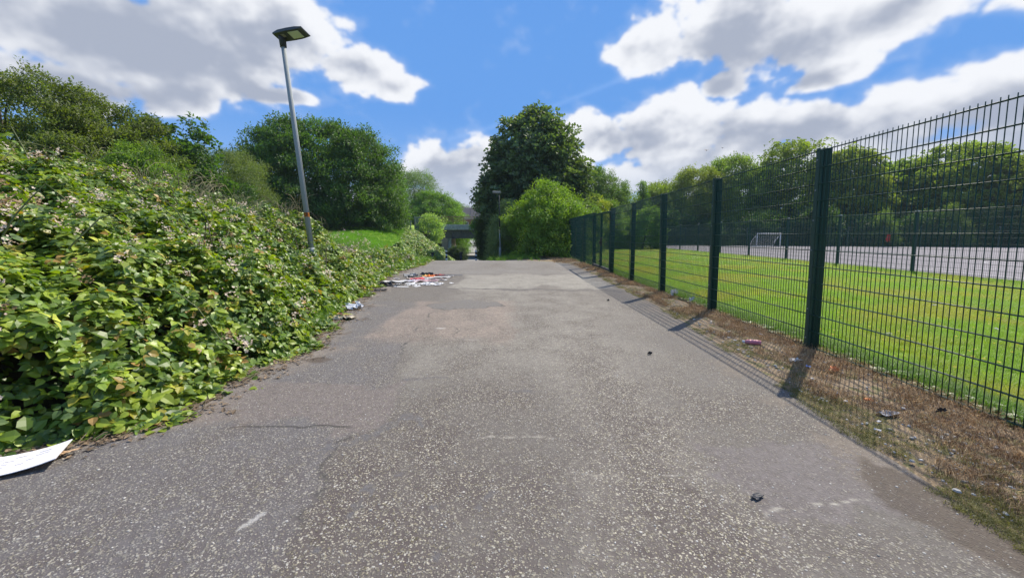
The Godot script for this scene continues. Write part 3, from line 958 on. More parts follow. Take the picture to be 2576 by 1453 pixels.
func build_court() -> void:
	var st := begin()
	var xs := steps(16.3, 66.0, 40)
	for j in 15:
		for x in xs:
			var d := lerpf(1.0, court_far(x) + 0.8, j / 14.0)
			st.add_vertex(Vector3(x, height(x, d) + 0.03, -d))
	for j in 14:
		for i in 40:
			var a := j * 41 + i
			for k in [a, a + 41, a + 1, a + 1, a + 41, a + 42]: st.add_index(k)
	st.generate_normals()
	structure("court", st.commit(), M.court)
	# painted lines
	for q in [[17.4, 6.0, 17.4, 50.0, 0.06], [17.4, 17.0, 60.0, 17.0, 0.06], [17.4, 30.0, 56.0, 30.0, 0.06], [30.5, 48.5, 34.5, 48.5, 0.06], [24.0, 50.0, 24.0, 43.0, 0.06]]:
		st = begin()
		var a := Vector2(q[0], q[1]); var b := Vector2(q[2], q[3])
		var n: Vector2 = (b - a).orthogonal().normalized() * q[4] * 0.5
		for k in 40:
			var p0 := a.lerp(b, k / 40.0); var p1 := a.lerp(b, (k + 1) / 40.0)
			var v := []
			for p in [p0 - n, p1 - n, p1 + n, p0 + n]: v.append(ground_at(p.x, p.y, 0.036))
			quad(st, v[0], v[1], v[2], v[3])
		structure("court_marking", st.commit(), M.line_white)
	st = begin()
	for k in 40:
		var v := []
		for e in [[k, 1.70], [k + 1, 1.70], [k + 1, 1.78], [k, 1.78]]:
			var t: float = TAU * e[0] / 40.0
			v.append(ground_at(26.0 + cos(t) * e[1], 19.6 + sin(t) * e[1], 0.037))
		quad(st, v[0], v[1], v[2], v[3])
	structure("court_circle", st.commit(), M.line_white)

	var lines := [["court_fence", Vector2(16.0, 1.1), Vector2(16.0, 56.4), "lower green mesh fence between the mown grass and the games court"], ["court_fence", Vector2(16.2, 55.95), Vector2(64.0, 44.7), "far green mesh fence at the back of the games court"]]
	for l in lines:
		var a: Vector2 = l[1]; var b: Vector2 = l[2]
		var fe := thing(l[0], Vector3(a.x, 0, -a.y), l[3], "fence", "fences of the games court")
		var run: float = (b - a).length()
		var u := (b - a) / run
		var n := int(round(run / 3.7))
		var pst := begin()
		box(pst, Vector3(0, 1.2, 0), Vector3(0.10, 2.44, 0.10), Basis(), 0.008)
		var pm := pst.commit()
		var cst := begin()
		box(cst, Vector3(0, 2.435, 0), Vector3(0.112, 0.035, 0.112), Basis(), 0.01)
		var cm := cst.commit()
		var wires := begin()
		var yaw := Basis(Vector3.UP, atan2(u.x, u.y))
		for k in n + 1:
			var q: Vector2 = a + u * (run * k / n)
			if q.y < 11.0: continue
			var p := part("post", pm, M.fence_dull, fe, Transform3D(yaw, Vector3(q.x - a.x, height(q.x, q.y), -(q.y - a.y))))
			part("cap", cm, M.steel, p)
			if k == n: continue
			var e: Vector2 = a + u * (run * (k + 1) / n)
			for hy in [0.1, 0.3, 0.5, 0.72, 0.95, 1.18, 1.4, 1.62, 1.85, 2.08, 2.28, 2.36]:
				var st2 := begin()
				var y0 := height(q.x, q.y); var y1 := height(e.x, e.y)
				tube(st2, [Vector3(0, y0 + hy, 0), Vector3(e.x - q.x, y1 + hy, -(e.y - q.y))], [0.005, 0.005], 4, false)
				part("horizontal_wire", st2.commit(), M.fence_dull, fe, Transform3D(Basis(), Vector3(q.x - a.x, 0, -(q.y - a.y))))
			for i in range(1, 64):
				var w := q.lerp(e, i / 64.0)
				var y := height(w.x, w.y)
				tube(wires, [Vector3(w.x - a.x, y + 0.06, -(w.y - a.y)), Vector3(w.x - a.x, y + 2.36, -(w.y - a.y))], [0.0042, 0.0042], 3, false)
		part("upright_wire_mesh", wires.commit(), M.fence_dull, fe).set_meta("kind", "stuff")

	# small white goal
	var gx := 31.9
	var gd := 49.6
	var go := thing("football_goal", ground_at(gx, gd, 0.03), "small white football goal with sagging net at the back of the court", "goal")
	for s in [-1.45, 1.45]:
		st = begin()
		tube(st, [Vector3(s, 0, 0), Vector3(s, 1.62, 0)], [0.05, 0.05], 8)
		part("upright", smooth_done(st), M.white, go)
		st = begin()
		tube(st, [Vector3(s - 0.1, 1.3, -0.12), Vector3(s - 0.28, 0.75, -0.55), Vector3(s - 0.35, 0.03, -0.85)], [0.035, 0.035, 0.035], 7)
		part("stanchion", smooth_done(st), M.white, go)
	st = begin()
	tube(st, [Vector3(-1.5, 1.62, 0), Vector3(1.5, 1.62, 0)], [0.05, 0.05], 8)
	part("crossbar", smooth_done(st), M.white, go)
	st = begin()
	tube(st, [Vector3(-1.8, 0.04, -0.85), Vector3(1.1, 0.04, -0.85)], [0.04, 0.04], 7)
	part("back_bar", smooth_done(st), M.white, go)
	st = begin()
	for k in 15:
		var t := k / 14.0
		var sag := 0.10 * sin(t * PI)
		var pts := []
		for i in 9:
			var u := i / 8.0
			pts.append(Vector3(lerpf(-1.45, 1.45, u) - 0.3 * t, 1.55 * (1.0 - t) + 0.04 - sag * sin(u * PI), -0.1 - 0.75 * t))
		var rr := []; rr.resize(9); rr.fill(0.006)
		tube(st, pts, rr, 3, false)
	for k in 24:
		var u := k / 23.0
		var x := lerpf(-1.45, 1.45, u)
		tube(st, [Vector3(x, 1.58, -0.08), Vector3(x - 0.15, 0.74, -0.47), Vector3(x - 0.3, 0.04, -0.85)], [0.006, 0.006, 0.006], 3, false)
	part("net", st.commit(), M.white, go)
	# a red cloth caught on the far fence
	st = begin()
	var rows := []
	for j in 8:
		var ring := []
		for i in 10:
			var a := TAU * i / 10.0
			var r: float = [0.12, 0.19, 0.21, 0.20, 0.24, 0.25, 0.20, 0.06][j] * (1.0 + 0.18 * sin(a * 3.0 + j))
			ring.append(Vector3(cos(a) * r - (0.05 if j > 3 else 0.0), 1.0 - j * 0.142, sin(a) * r * 0.45))
		rows.append(ring)
	for j in 7:
		for i in 10:
			var n2 := (i + 1) % 10
			quad(st, rows[j][i], rows[j][n2], rows[j + 1][n2], rows[j + 1][i])
	var cloth := part("red_cloth", smooth_done(st), mat(Color(0.50, 0.035, 0.02), 0.85), self)
	cloth.position = ground_at(46.0, court_far(46.0) - 0.18, 0.62)
	tag(cloth, "red cloth hanging on the far fence of the court", "cloth")

# ------------------------------------------------------------------ trees and bushes
func leaf(st: SurfaceTool, at: Vector3, dir: Vector3, face: Vector3, long: float, wide: float, fold := 0.18) -> void:
	var y := dir.normalized()
	var x := y.cross(face).normalized()
	var n := x.cross(y)
	var mid := at + y * long * 0.48 - n * long * 0.02
	var l := at + y * long * 0.42 + x * wide * 0.5 + n * wide * fold
	var r := at + y * long * 0.42 - x * wide * 0.5 + n * wide * fold
	var tip := at + y * long - n * long * 0.10
	tri(st, at, mid, l); tri(st, at, r, mid); tri(st, l, mid, tip); tri(st, r, tip, mid)

func clump_mesh(leaves: int, spread: float, slim: float, seed_at: int) -> ArrayMesh:
	# a spray of leaves, unit leaf length, growing towards +y
	var r := RandomNumberGenerator.new(); r.seed = seed_at
	var st := begin()
	for k in leaves:
		var v := Vector3(r.randfn(), r.randfn() * 0.7, r.randfn()) * spread * 0.55
		var dir := (v.normalized() * 0.8 + Vector3(r.randfn() * 0.5, 0.35 + r.randfn() * 0.4, r.randfn() * 0.5)).normalized()
		var face := (Vector3(r.randfn() * 0.55, 1.0, r.randfn() * 0.55)).normalized()
		if absf(dir.dot(face)) > 0.95: face = Vector3(1, 0, 0)
		leaf(st, v, dir, face, 0.75 + 0.5 * r.randf(), slim * (0.8 + 0.4 * r.randf()))
	return st.commit()

func crown_radius(kind: String, t: float) -> float:
	# outline of the crown from foot (0) to top (1), widest near 1
	if kind == "cone":
		return (0.62 + 0.38 * smoothstep(0.0, 0.28, t)) * pow(maxf(0.0, 1.0 - pow(t, 2.2)), 0.54)
	if kind == "bush":
		return sqrt(maxf(0.0, 1.0 - pow(t, 2.4))) * (0.86 + 0.14 * smoothstep(0.0, 0.25, t))
	if kind == "spire":
		return pow(maxf(0.0, 1.0 - t), 0.8) * smoothstep(-0.05, 0.12, t)
	return sqrt(maxf(0.0, 1.0 - pow(absf(t - 0.42) / 0.60, 2.2)))

func tree(called: String, label: String, category: String, x: float, d: float, wide: float, top: float, kind: String, tone: Color, leaf_long: float, group: String, fill := 1.0, low := -1.0, loose := 0.0, mesh_kind := 0) -> void:
	var gy := height(x, d)
	var o := thing(called, Vector3(x, gy, -d), label, category, group)
	var tall := top - gy
	var foot := low if low >= 0.0 else 0.06 * tall
	var r := wide * 0.5
	# trunk and limbs
	var st := begin()
	var tr := clampf(tall * 0.022, 0.04, 0.32)
	var bend := Vector3(rng.randfn() * 0.2, 0, rng.randfn() * 0.2)
	tube(st, [Vector3(0, -0.25, 0), Vector3(0, tall * 0.04, 0), bend * 0.5 + Vector3(0, tall * 0.3, 0), bend + Vector3(0, tall * 0.62, 0), bend * 1.4 + Vector3(0, tall * 0.86, 0)], [tr * 1.5, tr, tr * 0.82, tr * 0.45, tr * 0.12], 8)
	for k in (9 if kind != "bush" else 0):
		var t := 0.12 + 0.62 * k / 9.0
		var a := k * 2.4 + rng.randf()
		var reach := r * crown_radius(kind, clampf(t + 0.1, 0.0, 0.95)) * 0.8
		var s := bend * t + Vector3(0, tall * t, 0)
		var e := s + Vector3(cos(a) * reach, tall * 0.12, sin(a) * reach)
		tube(st, [s, s.lerp(e, 0.5) + Vector3(0, tall * 0.02, 0), e], [tr * 0.45 * (1.0 - t * 0.6), tr * 0.26, tr * 0.06], 5)
	part("trunk", smooth_done(st), M.bark, o)
	# lobes
	var lobes := []
	var total := 0.0
	var ch := tall - foot
	var count := int(clampf(12.0 + wide * tall * 0.36, 15.0, 64.0))
	for k in count:
		var t := pow((k + 0.5) / count, 1.05)
		var er := r * crown_radius(kind, t)
		var a := k * 2.39996 + rng.randf() * 0.7
		var lr := maxf(er, r * 0.24) * (0.28 + 0.22 * rng.randf())
		lr = minf(lr, ch * 0.22)
		var rad := maxf(0.0, er - lr * 0.85) * (0.80 + 0.30 * rng.randf())
		var cy := foot + clampf(t * ch, lr * 0.6, ch - lr * 0.92)
		var c := Vector3(cos(a) * rad, cy, sin(a) * rad) + bend * t
		lobes.append([c, lr, Vector3(cos(a), 0.25 + 0.9 * t, sin(a)).normalized(), 0.86 + 0.28 * rng.randf()])
		total += lr * lr
	var mesh: Mesh = M.clumps[mesh_kind]
	var area := PI * wide * ch * 0.8 + PI * r * r
	var n := int(clampf((3.9 if kind == "bush" else 3.1) * fill * area / (3.3 * leaf_long * leaf_long), 300.0, 20000.0))
	var rows := PackedFloat32Array(); rows.resize(16 * n)
	var at := 0
	for lb in lobes:
		var share := int(ceil(n * lb[1] * lb[1] / total))
		var twigs := maxi(3, share / 11)
		for w in twigs:
			# a twig end on the lobe, carrying a bunch of sprays
			var dir := Vector3(rng.randfn(), rng.randfn(), rng.randfn()).normalized()
			if dir.dot(lb[2]) < -0.15 and rng.randf() < 0.8: dir = (dir + lb[2] * 1.3).normalized()
			var q: float = 1.0 + rng.randfn() * (0.12 + loose)
			if rng.randf() < 0.20: q *= 0.45 + 0.5 * rng.randf()
			var tw: Vector3 = lb[0] + dir * lb[1] * q * Vector3(1.05, 0.95, 1.05)
			var bunch := leaf_long * (1.3 + 0.9 * rng.randf())
			var lush: float = lb[3] * (0.84 + 0.32 * rng.randf())
			var yl := rng.randf() * 0.4
			for i in 11:
				if at >= n: break
				var p := tw + (Vector3(rng.randfn(), rng.randfn() * 0.6, rng.randfn()) * 0.8 + dir * rng.randfn() * 0.4) * bunch
				if p.y < 0.05: p.y = 0.05 + rng.randf() * 0.3
				var up := (dir * 0.5 + Vector3(0, 0.8, 0) + Vector3(rng.randfn(), rng.randfn(), rng.randfn()) * 0.3).normalized()
				var sc := leaf_long * (0.75 + 0.55 * rng.randf())
				var b := (frame_of(up) * Basis(Vector3.UP, rng.randf() * TAU)).scaled_local(Vector3.ONE * sc)
				var v: float = lush * (0.78 + 0.44 * rng.randf())
				row(rows, at * 16, b, p, Color(tone.r * v * (1.9 + yl * 0.9), tone.g * v * (2.1 + yl * 0.35), tone.b * v * 1.8))
				at += 1
	rows.resize(at * 16)
	copies("crown", mesh, M.leaf, rows, o).set_meta("kind", "stuff")

func build_trees() -> void:
	M.clumps = [clump_mesh(9, 1.5, 0.52, 1), clump_mesh(10, 1.7, 0.30, 2), clump_mesh(8, 1.4, 0.78, 3)]
	var mid_green := Color(0.060, 0.098, 0.022)
	var dark := Color(0.036, 0.068, 0.020)
	var olive := Color(0.078, 0.098, 0.028)
	var bright := Color(0.115, 0.185, 0.026)
	var silver := Color(0.115, 0.145, 0.075)
	var g1 := "trees on the left bank"
	tree("bank_tree", "tall olive tree at the far left above the brambles", "tree", -18.8, 15.2, 7.4, 7.1, "round", olive, 0.105, g1, 1.0, 0.4, 0.06)
	tree("bank_tree", "second olive tree from the left edge, loose topped", "tree", -17.4, 17.6, 5.0, 6.8, "round", olive, 0.11, g1, 0.9, 0.4, 0.10)
	tree("bank_shrub", "low bright green shrub between the olive trees and the brambles", "shrub", -13.7, 15.0, 2.6, 4.7, "bush", Color(0.085, 0.13, 0.028), 0.09, g1, 1.0, 0.0, 0.08)
	tree("bank_shrub", "dark shrub filling the gap left of the low bright shrub", "shrub", -16.2, 14.2, 3.0, 4.9, "bush", olive, 0.10, g1, 1.0, 0.0, 0.08)
	tree("bank_tree", "dark green tree with large ragged leaves left of the lamp post", "tree", -16.9, 20.0, 4.3, 6.7, "round", dark, 0.16, g1, 0.9, 0.3, 0.14, 2)
	tree("bank_tree", "grey-green feathery thorn tree beside the big round tree", "tree", -18.0, 25.0, 5.4, 6.4, "round", Color(0.082, 0.105, 0.045), 0.10, g1, 0.9, 0.2, 0.12, 1)
	tree("bank_shrub", "dark shrub low between the thorn tree and the brambles", "shrub", -16.2, 22.6, 4.2, 4.2, "bush", dark, 0.11, g1, 1.0, 0.0, 0.08)
	tree("round_tree", "big dense round dark green tree behind the leaning lamp post", "tree", -17.6, 37.5, 15.6, 11.1, "bush", Color(0.046, 0.086, 0.020), 0.19, g1, 1.15, 0.1, 0.03)
	tree("bank_tree", "mid green tree just right of the big round tree", "tree", -15.6, 47.5, 5.8, 8.6, "round", Color(0.062, 0.115, 0.026), 0.17, g1, 1.0, 0.1, 0.05)
	tree("bank_tree", "pale green birch-like tree behind the bridge", "tree", -17.5, 72.0, 10.0, 12.4, "round", Color(0.085, 0.125, 0.045), 0.22, g1, 1.0, 0.2, 0.08, 1)
	tree("bank_shrub", "bright green rounded bush above the left end of the bridge", "shrub", -13.0, 68.5, 11.6, 8.3, "bush", Color(0.088, 0.150, 0.022), 0.17, g1, 1.1, 0.0, 0.05)
	tree("bank_shrub", "bright bush sloping down behind the bridge railing", "shrub", -11.6, 75.5, 5.0, 5.2, "bush", Color(0.085, 0.145, 0.024), 0.18, g1, 1.0, 0.0, 0.05)
	for k in 5:
		tree("bank_shrub", ["first", "second", "third", "fourth", "fifth"][k] + " dark shrub from the left along the palisade fence", "shrub", -26.0 + k * 2.6, 47.8, 4.2, 5.4 + 0.5 * sin(k * 2.0), "bush", dark, 0.19, g1, 1.0, 0.0, 0.05)
	tree("ivy_bush", "leafy pale green climber hiding the left end of the bridge", "bush", -10.55, 50.8, 3.2, 3.75, "bush", Color(0.20, 0.26, 0.105), 0.16, "", 1.1, 0.0, 0.16)
	var g2 := "trees and bushes at the end of the road"
	tree("conical_tree", "tall dark conical broadleaf tree at the end of the road", "tree", 1.9, 36.5, 10.1, 11.95, "cone", Color(0.062, 0.088, 0.045), 0.27, g2, 1.7, 0.05, -0.06, 2)
	tree("path_tree", "smaller green tree behind the left of the conical tree", "tree", -2.3, 44.0, 3.4, 8.1, "round", Color(0.055, 0.105, 0.022), 0.16, g2, 1.0, 0.1, 0.05)
	tree("path_bush", "dark bush overhanging the right of the sunken path", "bush", -0.9, 35.5, 4.0, 5.6, "bush", Color(0.046, 0.066, 0.018), 0.13, g2, 1.1, 0.0, 0.05)
	tree("path_bush", "silvery grey-green bush behind the far lamp post", "bush", 0.1, 29.8, 3.1, 3.7, "bush", silver, 0.12, g2, 1.0, 0.0, 0.07, 1)
	tree("path_bush", "low silvery bush beside the path under the dark bush", "bush", -1.0, 32.0, 2.2, 2.2, "bush", silver, 0.11, g2, 1.0, 0.0, 0.07, 1)
	tree("yellow_green_bush", "large yellow-green bush where the mesh fence ends", "bush", 2.6, 27.3, 5.5, 4.7, "bush", Color(0.110, 0.165, 0.026), 0.12, g2, 1.2, 0.0, 0.13)
	tree("field_bush", "pale green bush behind the fence right of the yellow-green bush", "bush", 5.4, 31.5, 3.2, 3.9, "bush", Color(0.095, 0.145, 0.035), 0.12, g2, 1.0, 0.0, 0.07)
	tree("field_bush", "golden tipped small tree above the far end of the mesh fence", "bush", 7.6, 39.0, 3.2, 5.0, "round", Color(0.165, 0.180, 0.018), 0.14, g2, 1.0, 0.1, 0.07)
	tree("field_bush", "soft green bush right of the golden tipped tree", "bush", 9.9, 41.0, 5.0, 4.7, "bush", Color(0.100, 0.150, 0.028), 0.14, g2, 1.0, 0.0, 0.07)
	tree("field_bush", "round bright bush at the corner of the court fence", "bush", 13.3, 40.5, 3.6, 4.1, "bush", Color(0.100, 0.160, 0.026), 0.13, g2, 1.0, 0.0, 0.06)
	tree("field_tree", "mid green tree right of the conical tree", "tree", 10.6, 52.0, 7.6, 9.6, "round", Color(0.066, 0.105, 0.028), 0.17, g2, 1.0, 0.1, 0.05)
	tree("sapling", "left of two pointed light green saplings on the skyline", "tree", 16.2, 58.0, 2.8, 9.2, "spire", Color(0.085, 0.14, 0.032), 0.18, g2, 0.8, 0.2, 0.12)
	tree("sapling", "right of two pointed light green saplings on the skyline", "tree", 19.0, 59.0, 3.0, 9.3, "spire", Color(0.085, 0.14, 0.032), 0.18, g2, 0.8, 0.2, 0.12)
	var g3 := "trees behind the games court"
	var at := [[14.5, 60.0, 8.0, 7.2, "low tree under the two saplings"], [23.4, 63.0, 9.4, 9.2, "low dark green tree at the left of the row behind the court"], [29.6, 64.0, 9.4, 11.6, "tree with a tufted top left of the two tallest court trees"],
		[35.6, 65.0, 12.0, 13.6, "broad tree behind the white goal"], [44.0, 63.5, 10.6, 15.3, "tall domed tree left of the near fence post"], [51.2, 61.5, 10.4, 13.9, "domed tree just right of the near fence post"],
		[58.6, 62.0, 9.0, 11.9, "lower tree in the dip between two domed trees"], [63.5, 57.5, 14.5, 13.8, "broadest domed tree at the right of the court"], [67.0, 50.5, 10.4, 11.2, "rightmost tree cut by the picture's edge"]]
	for k in at.size():
		var a: Array = at[k]
		tree("court_tree", a[4], "tree", a[0], a[1], a[2], a[3], "bush" if k % 2 else "round", Color(0.106 + 0.010 * (k % 3), 0.148, 0.026), 0.27, g3, 1.1, 0.3, 0.04, 2 if k > 3 else 0)
	for k in 9:
		var x := 17.0 + k * 6.1
		tree("hedge_shrub", ["first", "second", "third", "fourth", "fifth", "sixth", "seventh", "eighth", "ninth"][k] + " dark shrub from the left in the hedge behind the court", "shrub", x, court_far(x) + 4.6, 6.8, 4.2 + 0.9 * sin(k * 2.1), "bush", dark, 0.22, "hedge shrubs behind the court", 0.9, 0.0, 0.04)
	tree("conifer", "pale green young conifer behind the court at the right", "tree", 54.4, 49.8, 4.6, 4.9, "spire", Color(0.100, 0.135, 0.040), 0.17, g3, 1.1, 0.0, 0.06, 1)
	tree("conifer", "narrow light green young conifer behind the red cloth", "tree", 47.2, 50.8, 2.6, 4.6, "spire", Color(0.105, 0.145, 0.042), 0.17, g3, 1.1, 0.0, 0.06, 1)
	var g4 := "trees far beyond the bridge"
	for k in 6:
		tree("distant_tree", ["leftmost", "second", "third", "fourth", "fifth", "rightmost"][k] + " of the distant poplar-like trees beyond the house roofs", "tree", -26.0 + k * 6.6, 140.0 + 4.0 * (k % 2), 8.4, 11.0 + 1.1 * sin(k * 1.9), "round", Color(0.085, 0.120, 0.045), 0.42, g4, 1.0, 0.2, 0.10, 1)
	# far woodland that closes the horizon
	var rows := PackedFloat32Array(); rows.resize(16 * 16000)
	for i in 16000:
		var a := rng.randf_range(-1.15, 1.15)
		var dist := 150.0 + 30.0 * rng.randf()
		var p := Vector3(sin(a) * dist, 0, -cos(a) * dist)
		p.y = height(p.x, -p.z) + (7.0 + 2.5 * noise_a.get_noise_1d(a * 9.0)) * sqrt(rng.randf())
		var v := 0.8 + 0.5 * rng.randf()
		row(rows, i * 16, (frame_of(Vector3(rng.randfn() * 0.5, 1, rng.randfn() * 0.5)) * Basis(Vector3.UP, rng.randf() * TAU)).scaled_local(Vector3.ONE * 1.3), p, Color(0.06 * v, 0.095 * v, 0.03 * v))
	var far := copies("far_woodland", M.clumps[0], M.leaf, rows, self)
	far.set_meta("kind", "stuff")
	tag(far, "low green woodland closing the horizon behind everything", "woodland")

# ------------------------------------------------------------------ brambles
func bramble_top(x: float, d: float) -> float:
	# height of the bramble canopy above the ground
	var s := road_left(d) - x
	if s <= 0.0: return 0.0
	var full := lerpf(1.10, 0.34, smoothstep(10.0, 15.5, d)) * (1.0 - 0.35 * smoothstep(5.0, 8.0, s))
	var lump := 0.42 * noise_a.get_noise_2d(x * 0.55 + 5.0, d * 0.55) + 0.42 * noise_b.get_noise_2d(x * 1.3, d * 1.3)
	full += 0.55 * exp(-(pow((x + 5.9) / 0.9, 2.0) + pow((d - 11.6) / 1.1, 2.0)))
	full -= 0.50 * exp(-(pow((x + 4.5) / 0.7, 2.0) + pow((d - 9.0) / 1.3, 2.0)))
	full += 0.18 * smoothstep(6.0, 3.5, d) * smoothstep(2.2, 4.5, s)
	return maxf(0.0, (1.0 - exp(-s / 0.62)) * (full + lump))

func trifoliate(seed_at: int, big: float) -> ArrayMesh:
	var r := RandomNumberGenerator.new(); r.seed = seed_at
	var st := begin()
	for k in 3:
		var a: float = [0.0, 1.25, -1.25][k] + r.randfn() * 0.12
		var dir := Vector3(sin(a), 0.05 + r.randfn() * 0.10, cos(a))
		var l := (0.062 if k == 0 else 0.052) * big * (0.9 + 0.2 * r.randf())
		round_leaf(st, Vector3(sin(a), 0, cos(a)) * 0.012 * big, dir, Vector3(r.randfn() * 0.15, 1, r.randfn() * 0.15), l, l * 0.80)
	return st.commit()

func round_leaf(st: SurfaceTool, at: Vector3, dir: Vector3, face: Vector3, long: float, wide: float) -> void:
	# oval pointed leaf, folded along its midrib and drooping at the tip: 10 triangles
	var y := dir.normalized()
	var x := y.cross(face).normalized()
	var n := x.cross(y)
	var spine := []; var lft := []; var rgt := []
	for k in 4:
		var t: float = [0.0, 0.28, 0.64, 1.0][k]
		var w: float = [0.0, 0.46, 0.40, 0.0][k] * wide
		var c := at + y * long * t - n * long * 0.22 * t * t
		spine.append(c)
		lft.append(c + x * w + n * w * 0.30)
		rgt.append(c - x * w + n * w * 0.30)
	tri(st, spine[0], spine[1], lft[1]); tri(st, spine[0], rgt[1], spine[1])
	quad(st, spine[1], spine[2], lft[2], lft[1]); quad(st, rgt[1], rgt[2], spine[2], spine[1])
	tri(st, lft[2], spine[2], spine[3]); tri(st, rgt[2], spine[3], spine[2])

func flower_mesh(seed_at: int) -> ArrayMesh:
	# a panicle of five-petalled blossoms
	var r := RandomNumberGenerator.new(); r.seed = seed_at
	var st := begin()
	for f in 9:
		var c := Vector3(r.randfn() * 0.035, 0.02 + absf(r.randfn()) * 0.03, r.randfn() * 0.035)
		var b := frame_of(Vector3(r.randfn() * 0.5, 1, r.randfn() * 0.5))
		for k in 5:
			var a := TAU * k / 5.0
			var u := b.x * cos(a) + b.z * sin(a)
			var v := b.x * -sin(a) + b.z * cos(a)
			quad(st, c, c + u * 0.007 - v * 0.005 + b.y * 0.002, c + u * 0.0135 + b.y * 0.004, c + u * 0.007 + v * 0.005 + b.y * 0.002)
	for f in 7:
		var c := Vector3(r.randfn() * 0.04, 0.02 + absf(r.randfn()) * 0.03, r.randfn() * 0.04)
		box(st, c, Vector3.ONE * 0.007, Basis(Vector3(1, 1, 0).normalized(), r.randf() * 3.0))
	return st.commit()

func bramble_colour() -> Color:
	var t := rng.randf()
	var v := 0.72 + 0.6 * rng.randf()
	if t < 0.50: return Color(0.150, 0.245, 0.034) * v
	if t < 0.78: return Color(0.285, 0.375, 0.040) * v
	if t < 0.93: return Color(0.120, 0.195, 0.062) * v
	if t < 0.975: return Color(0.36, 0.34, 0.04) * v
	return Color(0.42, 0.26, 0.08) * v

